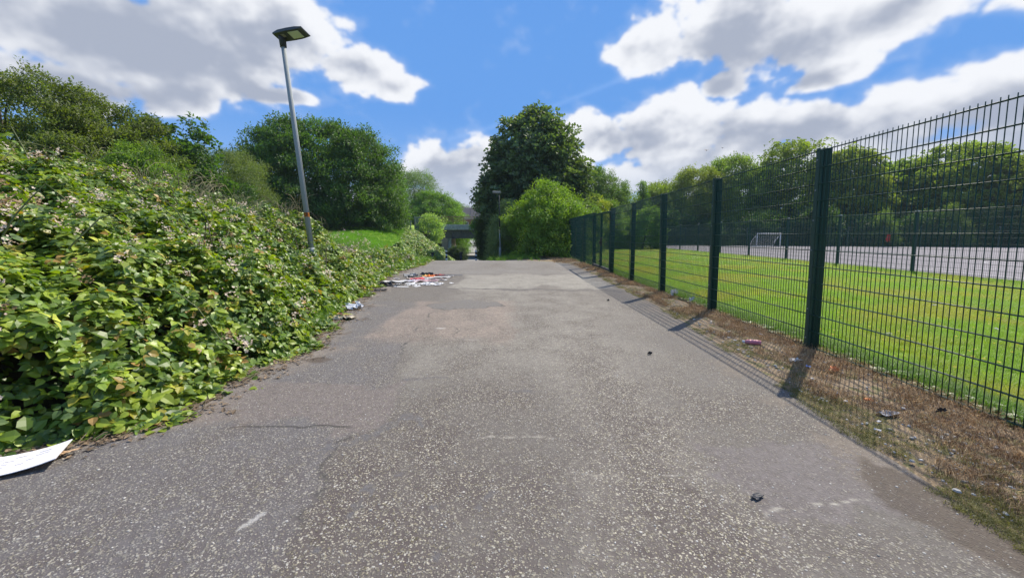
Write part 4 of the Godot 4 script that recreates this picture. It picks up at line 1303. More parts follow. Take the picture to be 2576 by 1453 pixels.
func build_brambles() -> void:
	var th := thing("bramble_thicket", ground_at(-4.5, 8.0), "sprawling flowering bramble thicket covering the bank on the left", "brambles")
	var org := th.position
	var meshes := [trifoliate(1, 1.0), trifoliate(2, 1.12), trifoliate(3, 0.9)]
	var tones := []
	for k in 14:
		var c := bramble_colour()
		var m := mat(c, 0.42)
		m.backlight_enabled = true
		m.backlight = Color(0.90, 0.92, 0.45)
		m.cull_mode = BaseMaterial3D.CULL_DISABLED
		tones.append(m)
	var rows := [PackedFloat32Array(), PackedFloat32Array(), PackedFloat32Array()]
	var used := [0, 0, 0]
	var n := 60000
	for k in 3: rows[k].resize(16 * n)
	var single := 0
	for i in n:
		var z := rng.randf()
		var d := 0.6
		var s := 0.0
		var big := 1.0
		if z < 0.40:
			d = rng.randf_range(1.4, 6.0); s = pow(rng.randf(), 1.25) * 5.0
		elif z < 0.70:
			d = rng.randf_range(6.0, 12.0); s = pow(rng.randf(), 1.1) * 6.6; big = 1.2
		else:
			d = rng.randf_range(12.0, 23.2); s = pow(rng.randf(), 1.1) * 6.0; big = 1.5
			if d > 15.0 and s > 2.2: continue
		var x := road_left(d) - s + 0.34 * noise_b.get_noise_2d(d * 1.1, 3.0) + (0.05 if rng.randf() < 0.9 else 0.12) * rng.randfn()
		var top := bramble_top(x, d)
		var g := height(x, d)
		# most leaves at the canopy, some deeper
		var depth := absf(rng.randfn()) * 0.10 if rng.randf() < 0.72 else rng.randf() * 0.65
		var hollow := smoothstep(-0.12, -0.34, noise_b.get_noise_2d(x * 1.9 + 17.0, d * 1.9))
		depth += hollow * 0.38
		var y := maxf(g + 0.03, g + top + 0.05 * rng.randfn() - depth)
		var e := 0.15
		var nx := (bramble_top(x - e, d) + height(x - e, d) - bramble_top(x + e, d) - height(x + e, d)) / (2.0 * e)
		var nz := -(bramble_top(x, d - e) + height(x, d - e) - bramble_top(x, d + e) - height(x, d + e)) / (2.0 * e)
		var nrm := Vector3(nx, 1.0, nz).normalized()
		var up := (nrm * 0.7 + Vector3.UP * 0.5 + Vector3(rng.randfn(), rng.randfn() * 0.5, rng.randfn()) * 0.38).normalized()
		var b := frame_of(up) * Basis(Vector3.UP, rng.randf() * TAU)
		var p := Vector3(x, y, -d) - org
		var k := i % 3
		# the nearest, largest leaves are parts of their own
		if single < 300 and d < 4.4 and s < 1.7 and depth < 0.05 and x > -1.28 * d:
			single += 1
			part("leaf", meshes[k], tones[rng.randi() % 14], th, Transform3D(b.scaled_local(Vector3.ONE * (1.1 + 0.45 * rng.randf())), p))
			continue
		var sc := big * (0.95 + 0.85 * rng.randf() * rng.randf() + 0.15)
		row(rows[k], used[k] * 16, b.scaled_local(Vector3.ONE * sc), p, bramble_colour())
		used[k] += 1
	for k in 3:
		rows[k].resize(used[k] * 16)
		copies("foliage", meshes[k], M.bramble_leaf, rows[k], th).set_meta("kind", "stuff")
	# blossom
	var fm := [flower_mesh(1), flower_mesh(2)]
	var pm := mat(Color(0.86, 0.72, 0.60), 0.7)
	pm.backlight_enabled = true
	pm.backlight = Color(0.9, 0.86, 0.84)
	var brown := mat(Color(0.26, 0.17, 0.09), 0.85)
	var frows := PackedFloat32Array(); frows.resize(16 * 1700)
	var fu := 0
	for i in 1350:
		var d := 1.8 + 19.0 * pow(rng.randf(), 1.5)
		var s := 0.15 + 5.5 * pow(rng.randf(), 0.9)
		var x := road_left(d) - s
		if noise_a.get_noise_2d(x * 0.9 + 31.0, d * 0.9) < -0.12: continue
		var p := Vector3(x, height(x, d) + bramble_top(x, d) + 0.02 + 0.05 * rng.randf(), -d) - org
		var b := (frame_of(Vector3(rng.randfn() * 0.35 + 0.2, 1, rng.randfn() * 0.35 + 0.2)) * Basis(Vector3.UP, rng.randf() * TAU)).scaled_local(Vector3.ONE * (0.8 + 0.7 * rng.randf()))
		if i < 420 and d < 9.0:
			part("flower_cluster", fm[i % 2], brown if rng.randf() < 0.18 else pm, th, Transform3D(b, p)).set_meta("kind", "stuff")
		else:
			var t := rng.randf()
			row(frows, fu * 16, b.scaled_local(Vector3.ONE * 1.15), p, Color(0.86, 0.73, 0.61) if t < 0.8 else Color(0.36, 0.25, 0.13))
			fu += 1
	frows.resize(fu * 16)
	copies("blossom", fm[0], M.petal, frows, th).set_meta("kind", "stuff")
	# arching canes and dry stems
	for i in 46:
		var d := rng.randf_range(1.8, 13.0)
		var s := rng.randf_range(0.3, 4.2)
		var x := road_left(d) - s
		var a := rng.randf() * TAU
		var l := rng.randf_range(0.5, 1.3)
		var pts := []; var rad := []
		for j in 7:
			var t := j / 6.0
			var px := x + cos(a) * l * t; var pd := d + sin(a) * l * t
			var y := height(px, pd) + bramble_top(px, pd) - 0.22 + 0.68 * sin(t * 2.3) - 0.02
			pts.append(Vector3(px, y, -pd) - org); rad.append(lerpf(0.009, 0.003, t))
		var st := begin()
		tube(st, pts, rad, 5)
		part("cane", smooth_done(st), M.cane if rng.randf() < 0.5 else M.cane_green, th)
	# dry stalks strewn along the foot of the bank
	for i in 40:
		var d := rng.randf_range(1.9, 10.0)
		var x := road_left(d) + rng.randf_range(-0.15, 0.22)
		var a := rng.randf_range(-0.6, 0.6) + (PI if rng.randf() < 0.5 else 0.0)
		var l := rng.randf_range(0.12, 0.45)
		var st := begin()
		var p0 := ground_at(x, d, 0.04); var p1 := ground_at(x + sin(a) * l, d + cos(a) * l, 0.05)
		tube(st, [p0 - org, p0.lerp(p1, 0.5) - org + Vector3(0, 0.02, 0), p1 - org], [0.004, 0.004, 0.002], 4)
		part("dry_stalk", st.commit(), M.cane, th)

	# a second thicket on the slope beside the sunken path
	var t2 := thing("bramble_thicket", ground_at(-7.0, 34.0), "bramble and nettle bank beside the sunken path behind the bollards", "brambles")
	var rows2 := PackedFloat32Array(); rows2.resize(16 * 16000)
	var u2 := 0
	for i in 16000:
		var d := rng.randf_range(23.5, 50.0)
		var s := rng.randf()
		var right := path_mid(d) - (1.9 if d > 31.5 else 3.3)
		var run := maxf(0.6, right - lawn_edge(d) + 0.3)
		var x := right - s * run
		var full := 0.75 + 0.9 * noise_a.get_noise_2d(x * 0.7, d * 0.7) + (0.45 if d > 31.5 else 0.0)
		var top := (1.0 - exp(-s * run / 0.5)) * full * (1.0 - smoothstep(0.45, 1.0, s) * 0.85) * (1.0 - 0.6 * smoothstep(41.0, 47.0, d))
		var p := Vector3(x, height(x, d) + maxf(0.03, top - absf(rng.randfn()) * 0.18), -d) - t2.position
		var up := Vector3(0.35 + rng.randfn() * 0.4, 1.0, 0.2 + rng.randfn() * 0.4).normalized()
		row(rows2, u2 * 16, (frame_of(up) * Basis(Vector3.UP, rng.randf() * TAU)).scaled_local(Vector3.ONE * (1.7 + rng.randf())), p, bramble_colour() * Color(1.1, 1.15, 1.2))
		u2 += 1
	copies("foliage", meshes[0], M.bramble_leaf, rows2, t2).set_meta("kind", "stuff")
	# dark shrub in the mouth of the underpass
	tree("path_shrub", "small dark round shrub in the mouth of the underpass", "shrub", -7.3, 52.0, 2.6, -0.35, "bush", Color(0.03, 0.05, 0.018), 0.12, "", 1.1, 0.0, 0.04)

# ------------------------------------------------------------------ grass
func tuft(seed_at: int, blades: int, spread: float, tall: float, wide: float) -> ArrayMesh:
	var r := RandomNumberGenerator.new(); r.seed = seed_at
	var st := begin()
	for k in blades:
		var p := Vector3(r.randfn() * spread, 0, r.randfn() * spread)
		var a := r.randf() * TAU
		var out := Vector3(cos(a), 0, sin(a))
		var side := Vector3(-sin(a), 0, cos(a)) * wide * 0.5
		var h := tall * (0.55 + 0.7 * r.randf())
		var lean := 0.35 + 1.1 * r.randf()
		var m := p + Vector3(0, h * 0.6, 0) + out * h * lean * 0.28
		var t := p + Vector3(0, h, 0) + out * h * lean
		tri(st, p - side, p + side, m + side * 0.7); tri(st, p - side, m + side * 0.7, m - side * 0.7); tri(st, m - side * 0.7, m + side * 0.7, t)
	return st.commit()

func build_grass() -> void:
	var mesh := tuft(5, 16, 0.035, 0.055, 0.0036)
	var coarse := tuft(6, 14, 0.07, 0.075, 0.008)
	var bands := [[3.9, 8.5, 0.0, 26000, mesh, 1.0, 2.4], [8.5, 17.0, 0.0, 30000, mesh, 1.45, 9.0], [17.0, 44.0, 0.0, 36000, coarse, 1.35, 17.0]]
	var o := Node3D.new()
	o.name = "grass_blades"
	add_child(o)
	o.set_meta("kind", "stuff")
	tag(o, "bright mown grass between the mesh fence and the games court", "grass")
	for b in bands:
		var rows := PackedFloat32Array(); rows.resize(16 * b[3])
		var u := 0
		for i in b[3]:
			var d: float
			var x: float
			if b[0] < 5.0:
				d = rng.randf_range(2.2, 8.5); x = 3.86 + 7.4 * pow(rng.randf(), 1.15)
				if x > 1.32 * d + 0.6: continue
			elif b[0] < 10.0:
				d = rng.randf_range(6.0, 17.0); x = 3.86 + 12.0 * rng.randf()
				if d < 8.5 and x < 9.0: continue
			else:
				d = rng.randf_range(17.0, 46.0); x = 3.9 + 12.0 * rng.randf()
			if x > 1.34 * d + 0.6: continue
			var dry := noise_a.get_noise_2d(x * 0.35, d * 0.3)
			var v := 0.75 + 0.5 * rng.randf()
			var c := Color(0.280, 0.440, 0.040).lerp(Color(0.420, 0.430, 0.070), clampf(dry * 2.4 + 0.22 + rng.randfn() * 0.15, 0.0, 1.0)) * v
			if x < 4.25: c = Color(0.14, 0.26, 0.03) * v
			var sc: float = b[5] * (0.7 + 0.6 * rng.randf()) * (1.5 if x < 4.2 else 1.0)
			row(rows, u * 16, Basis(Vector3.UP, rng.randf() * TAU).scaled_local(Vector3(sc, sc * (0.8 + 0.5 * rng.randf()), sc)), ground_at(x, d, -0.004), c)
			u += 1
		rows.resize(u * 16)
		copies("blade_tufts", b[4], M.blade, rows, o)
	# buttercups in the field
	var fst := begin()
	for k in 5:
		var a := TAU * k / 5.0
		tri(fst, Vector3(0, 0.06, 0), Vector3(cos(a) * 0.014, 0.064, sin(a) * 0.014), Vector3(cos(a + 1.1) * 0.014, 0.064, sin(a + 1.1) * 0.014))
	var cup := fst.commit()
	var cups := PackedFloat32Array(); cups.resize(16 * 700)
	for i in 700:
		var d := 4.0 + 30.0 * rng.randf() * rng.randf()
		var x := 4.3 + 11.0 * rng.randf()
		row(cups, i * 16, Basis(Vector3.UP, rng.randf() * TAU).scaled_local(Vector3.ONE * (0.9 + 0.7 * rng.randf())), ground_at(x, d), Color(0.75, 0.52, 0.03))
	copies("buttercups", cup, M.petal, cups, o)
	# broad-leaved weeds at the foot of the fence
	var wst := begin()
	for k in 8:
		var a := k * 0.8
		round_leaf(wst, Vector3.ZERO, Vector3(cos(a), 0.5, sin(a)), Vector3.UP, 0.13, 0.06)
	var weed := wst.commit()
	var wr := PackedFloat32Array(); wr.resize(16 * 130)
	for i in 130:
		var d := 2.6 + 14.0 * rng.randf() * rng.randf()
		row(wr, i * 16, Basis(Vector3.UP, rng.randf() * TAU).scaled_local(Vector3.ONE * (0.5 + 0.7 * rng.randf())), ground_at(3.74 + 0.25 * rng.randf(), d, 0.03), Color(0.085, 0.17, 0.03))
	copies("weeds", weed, M.bramble_leaf, wr, o)
	# the lawn on the left bank
	var rows := PackedFloat32Array(); rows.resize(16 * 26000)
	var u := 0
	for i in 26000:
		var d := rng.randf_range(20.0, 46.0)
		var x := rng.randf_range(-24.0, -6.0)
		if x > lawn_edge(d) + 0.1 or road_left(d) - x < 2.0: continue
		var v := 0.8 + 0.4 * rng.randf()
		row(rows, u * 16, Basis(Vector3.UP, rng.randf() * TAU).scaled_local(Vector3.ONE * (1.2 + 0.8 * rng.randf())), ground_at(x, d), Color(0.150, 0.330, 0.024) * v)
		u += 1
	rows.resize(u * 16)
	var lawn := copies("lawn_grass", coarse, M.blade, rows, self)
	lawn.set_meta("kind", "stuff")
	tag(lawn, "smooth bright green lawn sloping up behind the brambles on the left", "grass")
	# rank grass: verge at the path, pockets by the brambles, seed heads on the skyline
	var tall_mesh := tuft(9, 22, 0.05, 0.42, 0.007)
	rows = PackedFloat32Array(); rows.resize(16 * 1500)
	u = 0
	for i in 1500:
		var d := 0.0
		var x := 0.0
		var sc := 0.5 + 0.5 * rng.randf()
		if i < 420:
			d = rng.randf_range(21.9, 27.5); x = rng.randf_range(-1.6, 1.6)
			if x < path_mid(d) + 1.4 or noise_b.get_noise_2d(x * 1.3, d * 0.9) + 0.16 * (d - 23.0) < 0.0: continue
			sc *= 0.45 + 0.18 * (d - 21.5)
		elif i < 700:
			d = rng.randf_range(5.0, 7.2); x = road_left(d) - 0.1 - 0.5 * rng.randf(); sc *= 0.8
			if rng.randf() < 0.5: d += 3.6; x = road_left(d) - 0.2 - rng.randf() * 1.2
		elif i < 1000:
			d = rng.randf_range(16.0, 24.0); x = road_left(d) - 0.1 - 0.9 * rng.randf(); sc *= 0.8
		else:
			d = rng.randf_range(2.5, 24.0); x = 3.78 + 0.25 * rng.randf(); sc *= 0.42
		var v := 0.75 + 0.5 * rng.randf()
		row(rows, u * 16, Basis(Vector3.UP, rng.randf() * TAU).scaled_local(Vector3.ONE * sc), ground_at(x, d, 0.02), Color(0.15, 0.29, 0.03) * v)
		u += 1
	rows.resize(u * 16)
	var rank := copies("rank_grass", tall_mesh, M.blade, rows, self)
	rank.set_meta("kind", "stuff")
	tag(rank, "long rank grass in tufts at the edges of road, fence and path", "grass")
	# straw: dead sprayed-off grass on the verge
	var straw := tuft(13, 20, 0.05, 0.065, 0.004)
	rows = PackedFloat32Array(); rows.resize(16 * 9000)
	u = 0
	for i in 9000:
		var d := 1.6 + 25.0 * pow(rng.randf(), 1.3)
		var e := 0.12 + 0.95 * rng.randf()
		var x := road_right(d) + e * (3.70 - road_right(d))
		if d > 20.5: x = 2.2 + 1.6 * rng.randf()
		if noise_b.get_noise_2d(x * 1.2, d * 0.8) + (e - 0.55) * 0.7 < -0.1: continue
		var v := 0.6 + 0.8 * rng.randf()
		var c := Color(0.47, 0.31, 0.155) if rng.randf() < 0.75 else Color(0.25, 0.15, 0.08)
		var b := Basis(Vector3.UP, rng.randf() * TAU) * Basis(Vector3(1, 0, 0), rng.randfn() * 0.5)
		row(rows, u * 16, b.scaled_local(Vector3.ONE * (0.45 + 0.55 * rng.randf())), ground_at(x, d, 0.045), c * v)
		u += 1
	rows.resize(u * 16)
	var dead := copies("dead_grass", straw, M.dead, rows, self)
	dead.set_meta("kind", "stuff")
	tag(dead, "dry brown dead grass on the dirt verge under the mesh fence", "dead grass")
	# nettles and docks pushing through the brambles
	var nst := begin()
	tube(nst, [Vector3(0, 0, 0), Vector3(0.01, 0.35, 0.01), Vector3(0.03, 0.7, 0)], [0.004, 0.003, 0.001], 4)
	for k in 7:
		var a := k * 1.57
		for q in 2:
			var dir := Vector3(cos(a + q * PI), -0.25, sin(a + q * PI))
			leaf(nst, Vector3(0.01, 0.16 + k * 0.08, 0), dir, Vector3.UP, 0.11 - 0.008 * k, 0.05 - 0.004 * k)
	var nettle := nst.commit()
	rows = PackedFloat32Array(); rows.resize(16 * 520)
	u = 0
	for i in 520:
		var d := rng.randf_range(3.0, 21.0)
		var s := 0.2 + rng.randf() * 4.0
		var x := road_left(d) - s
		if noise_a.get_noise_2d(x * 0.8 + 60.0, d * 0.8) < 0.05: continue
		var v := 0.8 + 0.5 * rng.randf()
		row(rows, u * 16, (frame_of(Vector3(rng.randfn() * 0.2, 1, rng.randfn() * 0.2)) * Basis(Vector3.UP, rng.randf() * TAU)).scaled_local(Vector3.ONE * (0.7 + 0.6 * rng.randf())), ground_at(x, d, maxf(0.0, bramble_top(x, d) - 0.38)), Color(0.12, 0.22, 0.05) * v)
		u += 1
	rows.resize(u * 16)
	var net := copies("nettles", nettle, M.bramble_leaf, rows, self)
	net.set_meta("kind", "stuff")
	tag(net, "upright green nettles growing up through the brambles", "nettles")
	# moss and creeping weeds on the road side of the verge
	rows = PackedFloat32Array(); rows.resize(16 * 5200)
	u = 0
	for i in 5200:
		var d := 1.4 + 14.0 * pow(rng.randf(), 1.7)
		var x := road_right(d) - 0.06 + absf(rng.randfn()) * 0.30
		if noise_b.get_noise_2d(x * 1.6 + 90.0, d * 0.9) < 0.0: continue
		var v := 0.7 + 0.6 * rng.randf()
		row(rows, u * 16, Basis(Vector3.UP, rng.randf() * TAU).scaled_local(Vector3(0.55, 0.30, 0.55) * (0.7 + 0.6 * rng.randf())), ground_at(x, d, 0.03 + 0.03 * smoothstep(0.0, 0.35, x - road_right(d))), Color(0.19, 0.185, 0.035) * v)
		u += 1
	rows.resize(u * 16)
	var moss := copies("moss", mesh, M.blade, rows, self)
	moss.set_meta("kind", "stuff")
	tag(moss, "olive moss and creeping weeds along the road side of the dirt verge", "moss")
	# dead leaves and twigs gathered at the foot of the brambles
	var lst := begin()
	leaf(lst, Vector3(0, 0.004, -0.02), Vector3(0, 0.15, 1), Vector3.UP, 0.045, 0.028)
	tube(lst, [Vector3(-0.04, 0.005, 0.01), Vector3(0.05, 0.008, 0.02)], [0.0018, 0.0012], 3)
	var fallen := lst.commit()
	rows = PackedFloat32Array(); rows.resize(16 * 2600)
	for i in 2600:
		var d := 1.6 + 17.0 * pow(rng.randf(), 1.4)
		var x := road_left(d) + 0.05 + rng.randfn() * 0.14 + 0.25 * noise_b.get_noise_1d(d * 1.4)
		var v := 0.5 + 0.8 * rng.randf()
		row(rows, i * 16, (Basis(Vector3.UP, rng.randf() * TAU) * Basis(Vector3(1, 0, 0), rng.randfn() * 0.25)).scaled_local(Vector3.ONE * (0.5 + 0.8 * rng.randf())), ground_at(x, d, 0.034), Color(0.20, 0.14, 0.085) * v)
	var duff := copies("leaf_litter", fallen, M.dead, rows, self)
	duff.set_meta("kind", "stuff")
	tag(duff, "brown dead leaves and twigs along the foot of the brambles", "leaf litter")
	# pale seed heads standing over the brambles
	var st := begin()
	for k in 3:
		var lean := Vector3(0.05 * (k - 1), 0, 0.04 * k)
		tube(st, [Vector3(0, 0, 0), Vector3(0, 0.4, 0) + lean, Vector3(0, 0.62, 0) + lean * 3.5, Vector3(0, 0.66, 0) + lean * 6.0], [0.003, 0.002, 0.006, 0.002], 4)
	var head := st.commit()
	rows = PackedFloat32Array(); rows.resize(16 * 160)
	for i in 160:
		var d := rng.randf_range(9.0, 15.0)
		var x := road_left(d) - rng.randf_range(2.0, 6.0)
		row(rows, i * 16, Basis(Vector3.UP, rng.randf() * TAU).scaled_local(Vector3.ONE * (0.7 + 0.5 * rng.randf())), ground_at(x, d, maxf(0.0, bramble_top(x, d) - 0.15)), Color(0.33, 0.29, 0.16))
	var heads := copies("seed_heads", head, M.dead, rows, self)
	heads.set_meta("kind", "stuff")
	tag(heads, "pale grass seed heads standing up along the top of the brambles", "grass")

# ------------------------------------------------------------------ lamp posts
func build_lamps() -> void:
	var foot := ground_at(-4.92, 10.0, 0.0)
	var top := Vector3(-5.49, 5.92, -10.0)
	var base := Vector3(foot.x, foot.y - 0.3, foot.z)
	var lp := thing("lamp_post", foot, "leaning galvanised lamp post with flat dark lamp head standing in the brambles", "lamp post")
	var up := (top - base).normalized()
	var fr := frame_of(up)
	var yaw := Basis(fr.x, up, fr.z)
	var st := begin()
	tube(st, [base - foot, base - foot + up * 1.18, base - foot + up * 1.28], [0.098, 0.098, 0.062], 14)
	part("base_section", smooth_done(st), M.galvanised, lp)
	st = begin()
	tube(st, [base - foot + up * 1.24, top - foot], [0.064, 0.052], 14)
	part("shaft", smooth_done(st), M.galvanised, lp)
	# number plate with its sideways 3
	st = begin()
	var at := base - foot + up * 2.10
	var ring := []
	for k in 9:
		var a := deg_to_rad(-60.0 + k * 17.0) - PI * 0.5 + 0.35
		ring.append(Vector3(cos(a), 0, -sin(a)) * 0.0655)
	for k in 8:
		quad(st, at + ring[k] - up * 0.055, at + ring[k + 1] - up * 0.055, at + ring[k + 1] + up * 0.055, at + ring[k] + up * 0.055)
		quad(st, at + ring[k + 1] - up * 0.055, at + ring[k] - up * 0.055, at + ring[k] + up * 0.055, at + ring[k + 1] + up * 0.055)
	var plate := part("number_plate", st.commit(), mat(Color(0.62, 0.21, 0.015), 0.6), lp)
	var tm := TextMesh.new()
	tm.text = "3"
	var sf := SystemFont.new()
	sf.font_names = PackedStringArray(["Droid Sans"])
	sf.font_weight = 700
	tm.font = sf
	tm.font_size = 32
	tm.pixel_size = 0.0034
	tm.depth = 0.004
	var num := part("number", tm, M.black, plate)
	num.transform = Transform3D(Basis(Vector3(0, 0, 1), -0.12) * Basis(Vector3(0, 0, 1), 0.0), at + Vector3(0.028, 0, 0.066)) * Transform3D(Basis(Vector3.UP, 0.35), Vector3.ZERO)
	# lamp head: neck, flat tapered body, light panel below
	var hd := top - foot
	st = begin()
	tube(st, [hd - up * 0.02, hd + up * 0.16, hd + up * 0.22], [0.072, 0.078, 0.09], 12)
	part("neck", smooth_done(st), M.black, lp)
	var tilt := Basis(Vector3.UP, -0.45) * Basis(Vector3(0, 0, 1), -0.09) * Basis(Vector3(1, 0, 0), -0.38)
	st = begin()
	var out := [[-0.20, 0.12], [0.0, 0.15], [0.32, 0.158], [0.60, 0.152], [0.84, 0.138]]
	var c0 := hd + up * 0.24
	for k in 4:
		for s in [-1.0, 1.0]:
			pass
		var a: Array = out[k]; var b: Array = out[k + 1]
		var ta := 0.035 if k > 0 else 0.012
		var tb := 0.035 if k < 3 else 0.015
		var q := [Vector3(a[0], ta, a[1]), Vector3(b[0], tb, b[1]), Vector3(b[0], tb, -b[1]), Vector3(a[0], ta, -a[1]), Vector3(a[0], -ta, a[1] * 0.9), Vector3(b[0], -tb, b[1] * 0.9), Vector3(b[0], -tb, -b[1] * 0.9), Vector3(a[0], -ta, -a[1] * 0.9)]
		for i in 8: q[i] = c0 + tilt * q[i]
		quad(st, q[0], q[1], q[2], q[3]); quad(st, q[4], q[7], q[6], q[5])
		quad(st, q[0], q[4], q[5], q[1]); quad(st, q[3], q[2], q[6], q[7])
		if k == 0: quad(st, q[0], q[3], q[7], q[4])
		if k == 3: quad(st, q[1], q[5], q[6], q[2])
	part("lamp_head", st.commit(), mat(Color(0.030, 0.034, 0.036), 0.55), lp)
	st = begin()
	box(st, c0 + tilt * Vector3(0.52, -0.037, 0.0), Vector3(0.36, 0.012, 0.19), tilt, 0.004)
	part("lamp_lens", st.commit(), mat(Color(0.42, 0.45, 0.36), 0.3), lp)
	st = begin()
	box(st, c0 + tilt * Vector3(0.12, -0.037, 0.03), Vector3(0.12, 0.008, 0.08), tilt)
	part("rating_label", st.commit(), mat(Color(0.20, 0.18, 0.17), 0.7), lp)
	st = begin()
	tube(st, [c0 + tilt * Vector3(-0.02, 0.03, 0), c0 + tilt * Vector3(-0.02, 0.085, 0)], [0.035, 0.028], 9)
	part("photocell", smooth_done(st), mat(Color(0.06, 0.12, 0.09), 0.5), lp)

	# the far lamp post in front of the silvery bush
	var f2 := ground_at(-0.83, 28.0)
	var l2 := thing("lamp_post", f2, "thin far lamp post in front of the silvery bush", "lamp post")
	st = begin()
	tube(st, [Vector3(0, -0.2, 0), Vector3(0, 0.95, 0), Vector3(0, 1.05, 0)], [0.085, 0.085, 0.055], 10)
	part("base_section", smooth_done(st), M.galvanised, l2)
	st = begin()
	tube(st, [Vector3(0, 1.0, 0), Vector3(-0.03, 2.2, 0)], [0.052, 0.047], 10)
	part("lower_shaft", smooth_done(st), M.galvanised, l2)
	st = begin()
	tube(st, [Vector3(-0.03, 2.2, 0), Vector3(-0.07, 4.80, 0)], [0.045, 0.036], 10)
	part("upper_shaft", smooth_done(st), M.black, l2)
	st = begin()
	box(st, Vector3(-0.24, 4.86, 0), Vector3(0.58, 0.14, 0.26), Basis(Vector3(0, 0, 1), -0.06), 0.03)
	part("lamp_head", st.commit(), mat(Color(0.24, 0.235, 0.22), 0.6), l2)
	st = begin()
	box(st, Vector3(-0.30, 4.785, 0), Vector3(0.38, 0.03, 0.20), Basis(Vector3(0, 0, 1), -0.06), 0.008)
	part("lamp_lens", st.commit(), mat(Color(0.22, 0.21, 0.18), 0.3), l2)
	st = begin()
	for y in [2.05, 2.20, 2.36]:
		tube(st, [Vector3(-0.03, y, 0), Vector3(-0.03, y + 0.09, 0)], [0.055, 0.055], 10)
	part("bands", smooth_done(st), mat(Color(0.40, 0.33, 0.14), 0.6), l2)

# ------------------------------------------------------------------ bollards
func build_bollards() -> void:
	var spots := [[-6.0, 30.0, "plain", "plain black bollard with a flat cap furthest left by the brambles"], [-4.95, 30.0, "striped", "black and white banded bollard between the two capped bollards"], [-3.86, 30.0, "plain", "plain black bollard with a flat cap nearest the sunken path"], [-2.73, 30.2, "striped", "black and white bollard standing in the middle of the path"]]
	for s in spots:
		var g := ground_at(s[0], s[1], 0.0)
		g.y = minf(g.y, -0.85)
		var o := thing("bollard", g, s[3], "bollard", "bollards across the path")
		if s[2] == "plain":
			var st := begin()
			tube(st, [Vector3(0, -0.2, 0), Vector3(0.01, 0.95, 0)], [0.10, 0.095], 10)
			part("shaft", smooth_done(st), M.black, o)
			st = begin()
			tube(st, [Vector3(0.01, 0.94, 0), Vector3(0.01, 0.99, 0)], [0.15, 0.14], 12)
			part("cap", st.commit(), M.black, o)
		else:
			var hs := [-0.2, 0.36, 0.52, 0.70, 0.84, 1.0, 1.13]
			for k in 6:
				var st := begin()
				tube(st, [Vector3(0, hs[k], 0), Vector3(0, hs[k + 1], 0)], [0.075, 0.075], 10)
				part("white_band" if k % 2 == 1 else "black_band", smooth_done(st), M.white if k % 2 == 1 else M.black, o)
			var st2 := begin()
			tube(st2, [Vector3(0, 1.13, 0), Vector3(0, 1.16, 0), Vector3(0, 1.175, 0)], [0.075, 0.055, 0.02], 10)
			part("top", smooth_done(st2), M.black, o)
	for k in 2:
		var d := 69.5 + k * 0.6
		var x := -5.6 + k * 0.75
		var o := thing("bollard", Vector3(x, path_level(d) + 0.1, -d), ["left of the two small dark bollards beyond the underpass", "right of the two small dark bollards beyond the underpass"][k], "bollard", "bollards beyond the underpass")
		var st := begin()
		tube(st, [Vector3(0, -0.1, 0), Vector3(0, 0.62 + 0.3 * k, 0)], [0.09, 0.08], 9)
		part("shaft", smooth_done(st), M.black, o)
		st = begin()
		tube(st, [Vector3(0, 0.61 + 0.3 * k, 0), Vector3(0, 0.66 + 0.3 * k, 0)], [0.10, 0.07], 9)
		part("cap", st.commit(), M.black, o)

# ------------------------------------------------------------------ litter
func scrap(long: float, wide: float, crumple: float, seed_at: int, thick := 0.002, cells := 6) -> ArrayMesh:
	# a torn, crumpled sheet with thickness
	var r := FastNoiseLite.new(); r.seed = seed_at; r.frequency = 1.0; r.fractal_octaves = 2
	var st := begin()
	var top := []; var low := []
	for j in cells + 1:
		for i in cells + 1:
			var u := float(i) / cells - 0.5; var v := float(j) / cells - 0.5
			var tear := 1.0 + 0.35 * r.get_noise_2d(atan2(v, u) * 1.3, seed_at * 3.1) if crumple > 0.0 else 1.0
			var p := Vector3(u * long * tear, crumple * (0.5 + 0.9 * r.get_noise_2d(u * 4.0, v * 4.0)), v * wide * tear)
			p.x += crumple * 0.6 * r.get_noise_2d(v * 5.0 + 9.0, u * 5.0)
			p.y = maxf(p.y, 0.003)
			top.append(p + Vector3(0, thick, 0)); low.append(p)
	var w := cells + 1
	for j in cells:
		for i in cells:
			var a := j * w + i
			quad(st, top[a], top[a + w], top[a + w + 1], top[a + 1])
			quad(st, low[a], low[a + 1], low[a + w + 1], low[a + w])
	for k in cells:
		for e in [[k, k + 1], [(k + 1) * w + cells, k * w + cells, 1], [cells * w + k + 1, cells * w + k], [k * w, (k + 1) * w, 1]]:
			quad(st, low[e[0]], low[e[1]], top[e[1]], top[e[0]])
	return st.commit()

func drop(called: String, mesh: Mesh, c: Color, x: float, d: float, turn: float, label: String, category: String, group := "", lift := 0.032, rough := 0.7) -> MeshInstance3D:
	var o := part(called, mesh, mat(c, rough), self)
	o.transform = Transform3D(Basis(Vector3.UP, turn), ground_at(x, d, lift))
	tag(o, label, category, group)
	return o

